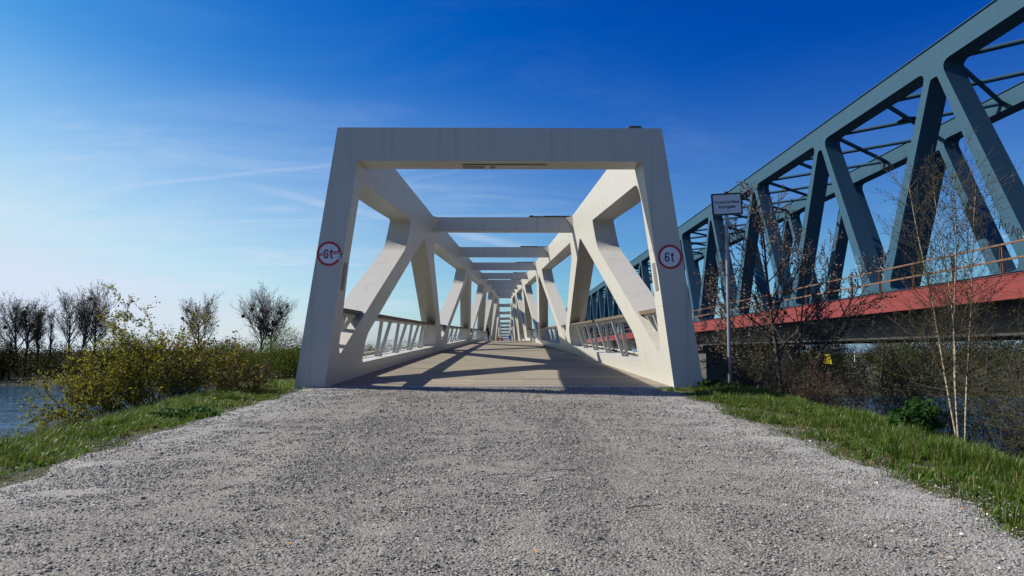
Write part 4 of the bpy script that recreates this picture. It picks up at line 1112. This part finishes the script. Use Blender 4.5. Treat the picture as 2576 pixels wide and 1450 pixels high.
# ------------------------------------------------------------------ people on the deck
SKIN = simple('skin', (.42, .26, .19), .55, .06, 8)
HAIR = simple('hair_dark', (.03, .022, .016), .6, .3, 30)
def person(label, x, y, jacket, trousers, face_rz, lean=0.0, group=None, h=1.76, stride=.1, arms=0.0):
    t = thing('person', label, 'person', (x, y, deck_z(y)), group, face_rz); s = h / 1.76
    # joints: pelvis first; faces -Y in its own frame
    J = {}; E_ = []; Rd = {}
    def add(n, p, r_, par=None):
        J[n] = Vector(p) * s; Rd[n] = r_ * s
        if par: E_.append((par, n))
    ln = lean
    add('pelvis', (0, 0, .95), (.155, .115) [0] * 1.0)
    add('waist', (0, -.02 - ln * .12, 1.12), .135, 'pelvis'); add('chest', (0, -.02 - ln * .30, 1.33), .165, 'waist'); add('neck0', (0, -.01 - ln * .42, 1.47), .10, 'chest')
    add('neck', (0, -.02 - ln * .50, 1.53), .055, 'neck0'); add('head', (0, -.04 - ln * .58, 1.62), .095, 'neck'); add('crown', (0, -.03 - ln * .60, 1.70), .080, 'head'); add('nose', (0, -.135 - ln * .60, 1.615), .018, 'head')
    for sd in (-1, 1):
        k = 'l' if sd < 0 else 'r'
        add('sh' + k, (sd * .19, -.01 - ln * .38, 1.43), .072, 'neck0'); add('el' + k, (sd * .25, -.02 - ln * .35 - arms * .18, 1.16), .052, 'sh' + k)
        add('wr' + k, (sd * .24, -.10 - ln * .35 - arms * .38, .95 + arms * .12), .036, 'el' + k); add('ha' + k, (sd * .235, -.13 - ln * .35 - arms * .44, .86 + arms * .12), .034, 'wr' + k)
        f = stride * sd
        add('hip' + k, (sd * .095, 0, .88), .105, 'pelvis'); add('kn' + k, (sd * .10, -.03 - f * .8, .50), .068, 'hip' + k); add('an' + k, (sd * .10, .02 - f * 1.3, .09), .044, 'kn' + k)
        add('ft' + k, (sd * .11, -.12 - f * 1.3, .04), .036, 'an' + k)
        for q in range(4): add(f'fi{k}{q}', (sd * (.235 - .004 * q), -.15 - ln * .35 - arms * .46 + (q - 1.5) * .022, .79 + arms * .12 + abs(q - 1.3) * .01), .010, 'ha' + k)
        add('th' + k, (sd * .21, -.18 - ln * .35 - arms * .46, .84 + arms * .12), .012, 'ha' + k)
    names = list(J); me = bpy.data.meshes.new('body'); me.from_pydata([tuple(J[n]) for n in names], [(names.index(a), names.index(b_)) for a, b_ in E_], [])
    o = link('body', me, t); o.modifiers.new('skin', 'SKIN'); sv = me.skin_vertices[0].data
    for i, n in enumerate(names): sv[i].radius = (Rd[n], Rd[n] * (.78 if n in ('chest', 'waist', 'pelvis') else 1)); sv[i].use_root = (i == 0)
    o.modifiers.new('sub', 'SUBSURF').levels = 1
    bpy.context.view_layer.update(); dg = bpy.context.evaluated_depsgraph_get(); m2 = bpy.data.meshes.new_from_object(o.evaluated_get(dg)); o.modifiers.clear(); o.data = m2
    m2.materials.clear()
    for m_ in (SKIN, jacket, trousers, SIGNBACK): m2.materials.append(m_)
    for p in m2.polygons:
        c_ = p.center / s
        p.material_index = 3 if c_.z < .11 else (0 if c_.z > 1.53 else (0 if abs(c_.x) > .19 and c_.z < .93 + arms * .12 else (2 if c_.z < .92 and abs(c_.x) < .2 else 1))); p.use_smooth = True
    bm = bmesh.new(); bmesh.ops.create_uvsphere(bm, u_segments=12, v_segments=8, radius=.108 * s)
    bmesh.ops.delete(bm, geom=[v for v in bm.verts if v.co.z < -.035 * s and v.co.y < .03 * s], context='VERTS')
    hm = bpy.data.meshes.new('hair'); bm.to_mesh(hm); bm.free(); hm.materials.append(HAIR)
    for p in hm.polygons: p.use_smooth = True
    link('hair', hm, t, (0, (-.025 - ln * .6) * s, 1.675 * s))
    return t
NAVY = simple('dark_jacket', (.018, .019, .024), .8, .3, 6); JEANS = simple('dark_trousers', (.02, .024, .036), .85, .3, 6)
REDJ = simple('red_jacket', (.36, .035, .025), .7, .2, 6); BLUEJ = simple('blue_jacket', (.02, .10, .42), .7, .2, 6); PALE = simple('pale_trousers', (.5, .5, .52), .8, .15, 6)
person('person in dark jacket and dark trousers leaning at the left railing of the footbridge', AX - 1.95, 82, NAVY, JEANS, R(-60), .25, h=1.80, stride=.05, arms=.15)
for px, yy, hh, lab in ((1254, 119, 1.62, 'person in red jacket beyond the deck crest, left of the pair'), (1262.5, 120.5, 1.58, 'person in red jacket beyond the deck crest, right of the pair')):
    d = sky_dir(px, 850); person(lab, d.x / d.y * yy, yy, REDJ, JEANS, 0, .1, 'people in red on the far deck', h=hh, stride=.12)
d = sky_dir(1282, 850); person('person in blue jacket and pale trousers walking beyond the deck crest', d.x / d.y * 114, 114, BLUEJ, PALE, 0, .05, h=1.72, stride=.14, arms=.3)
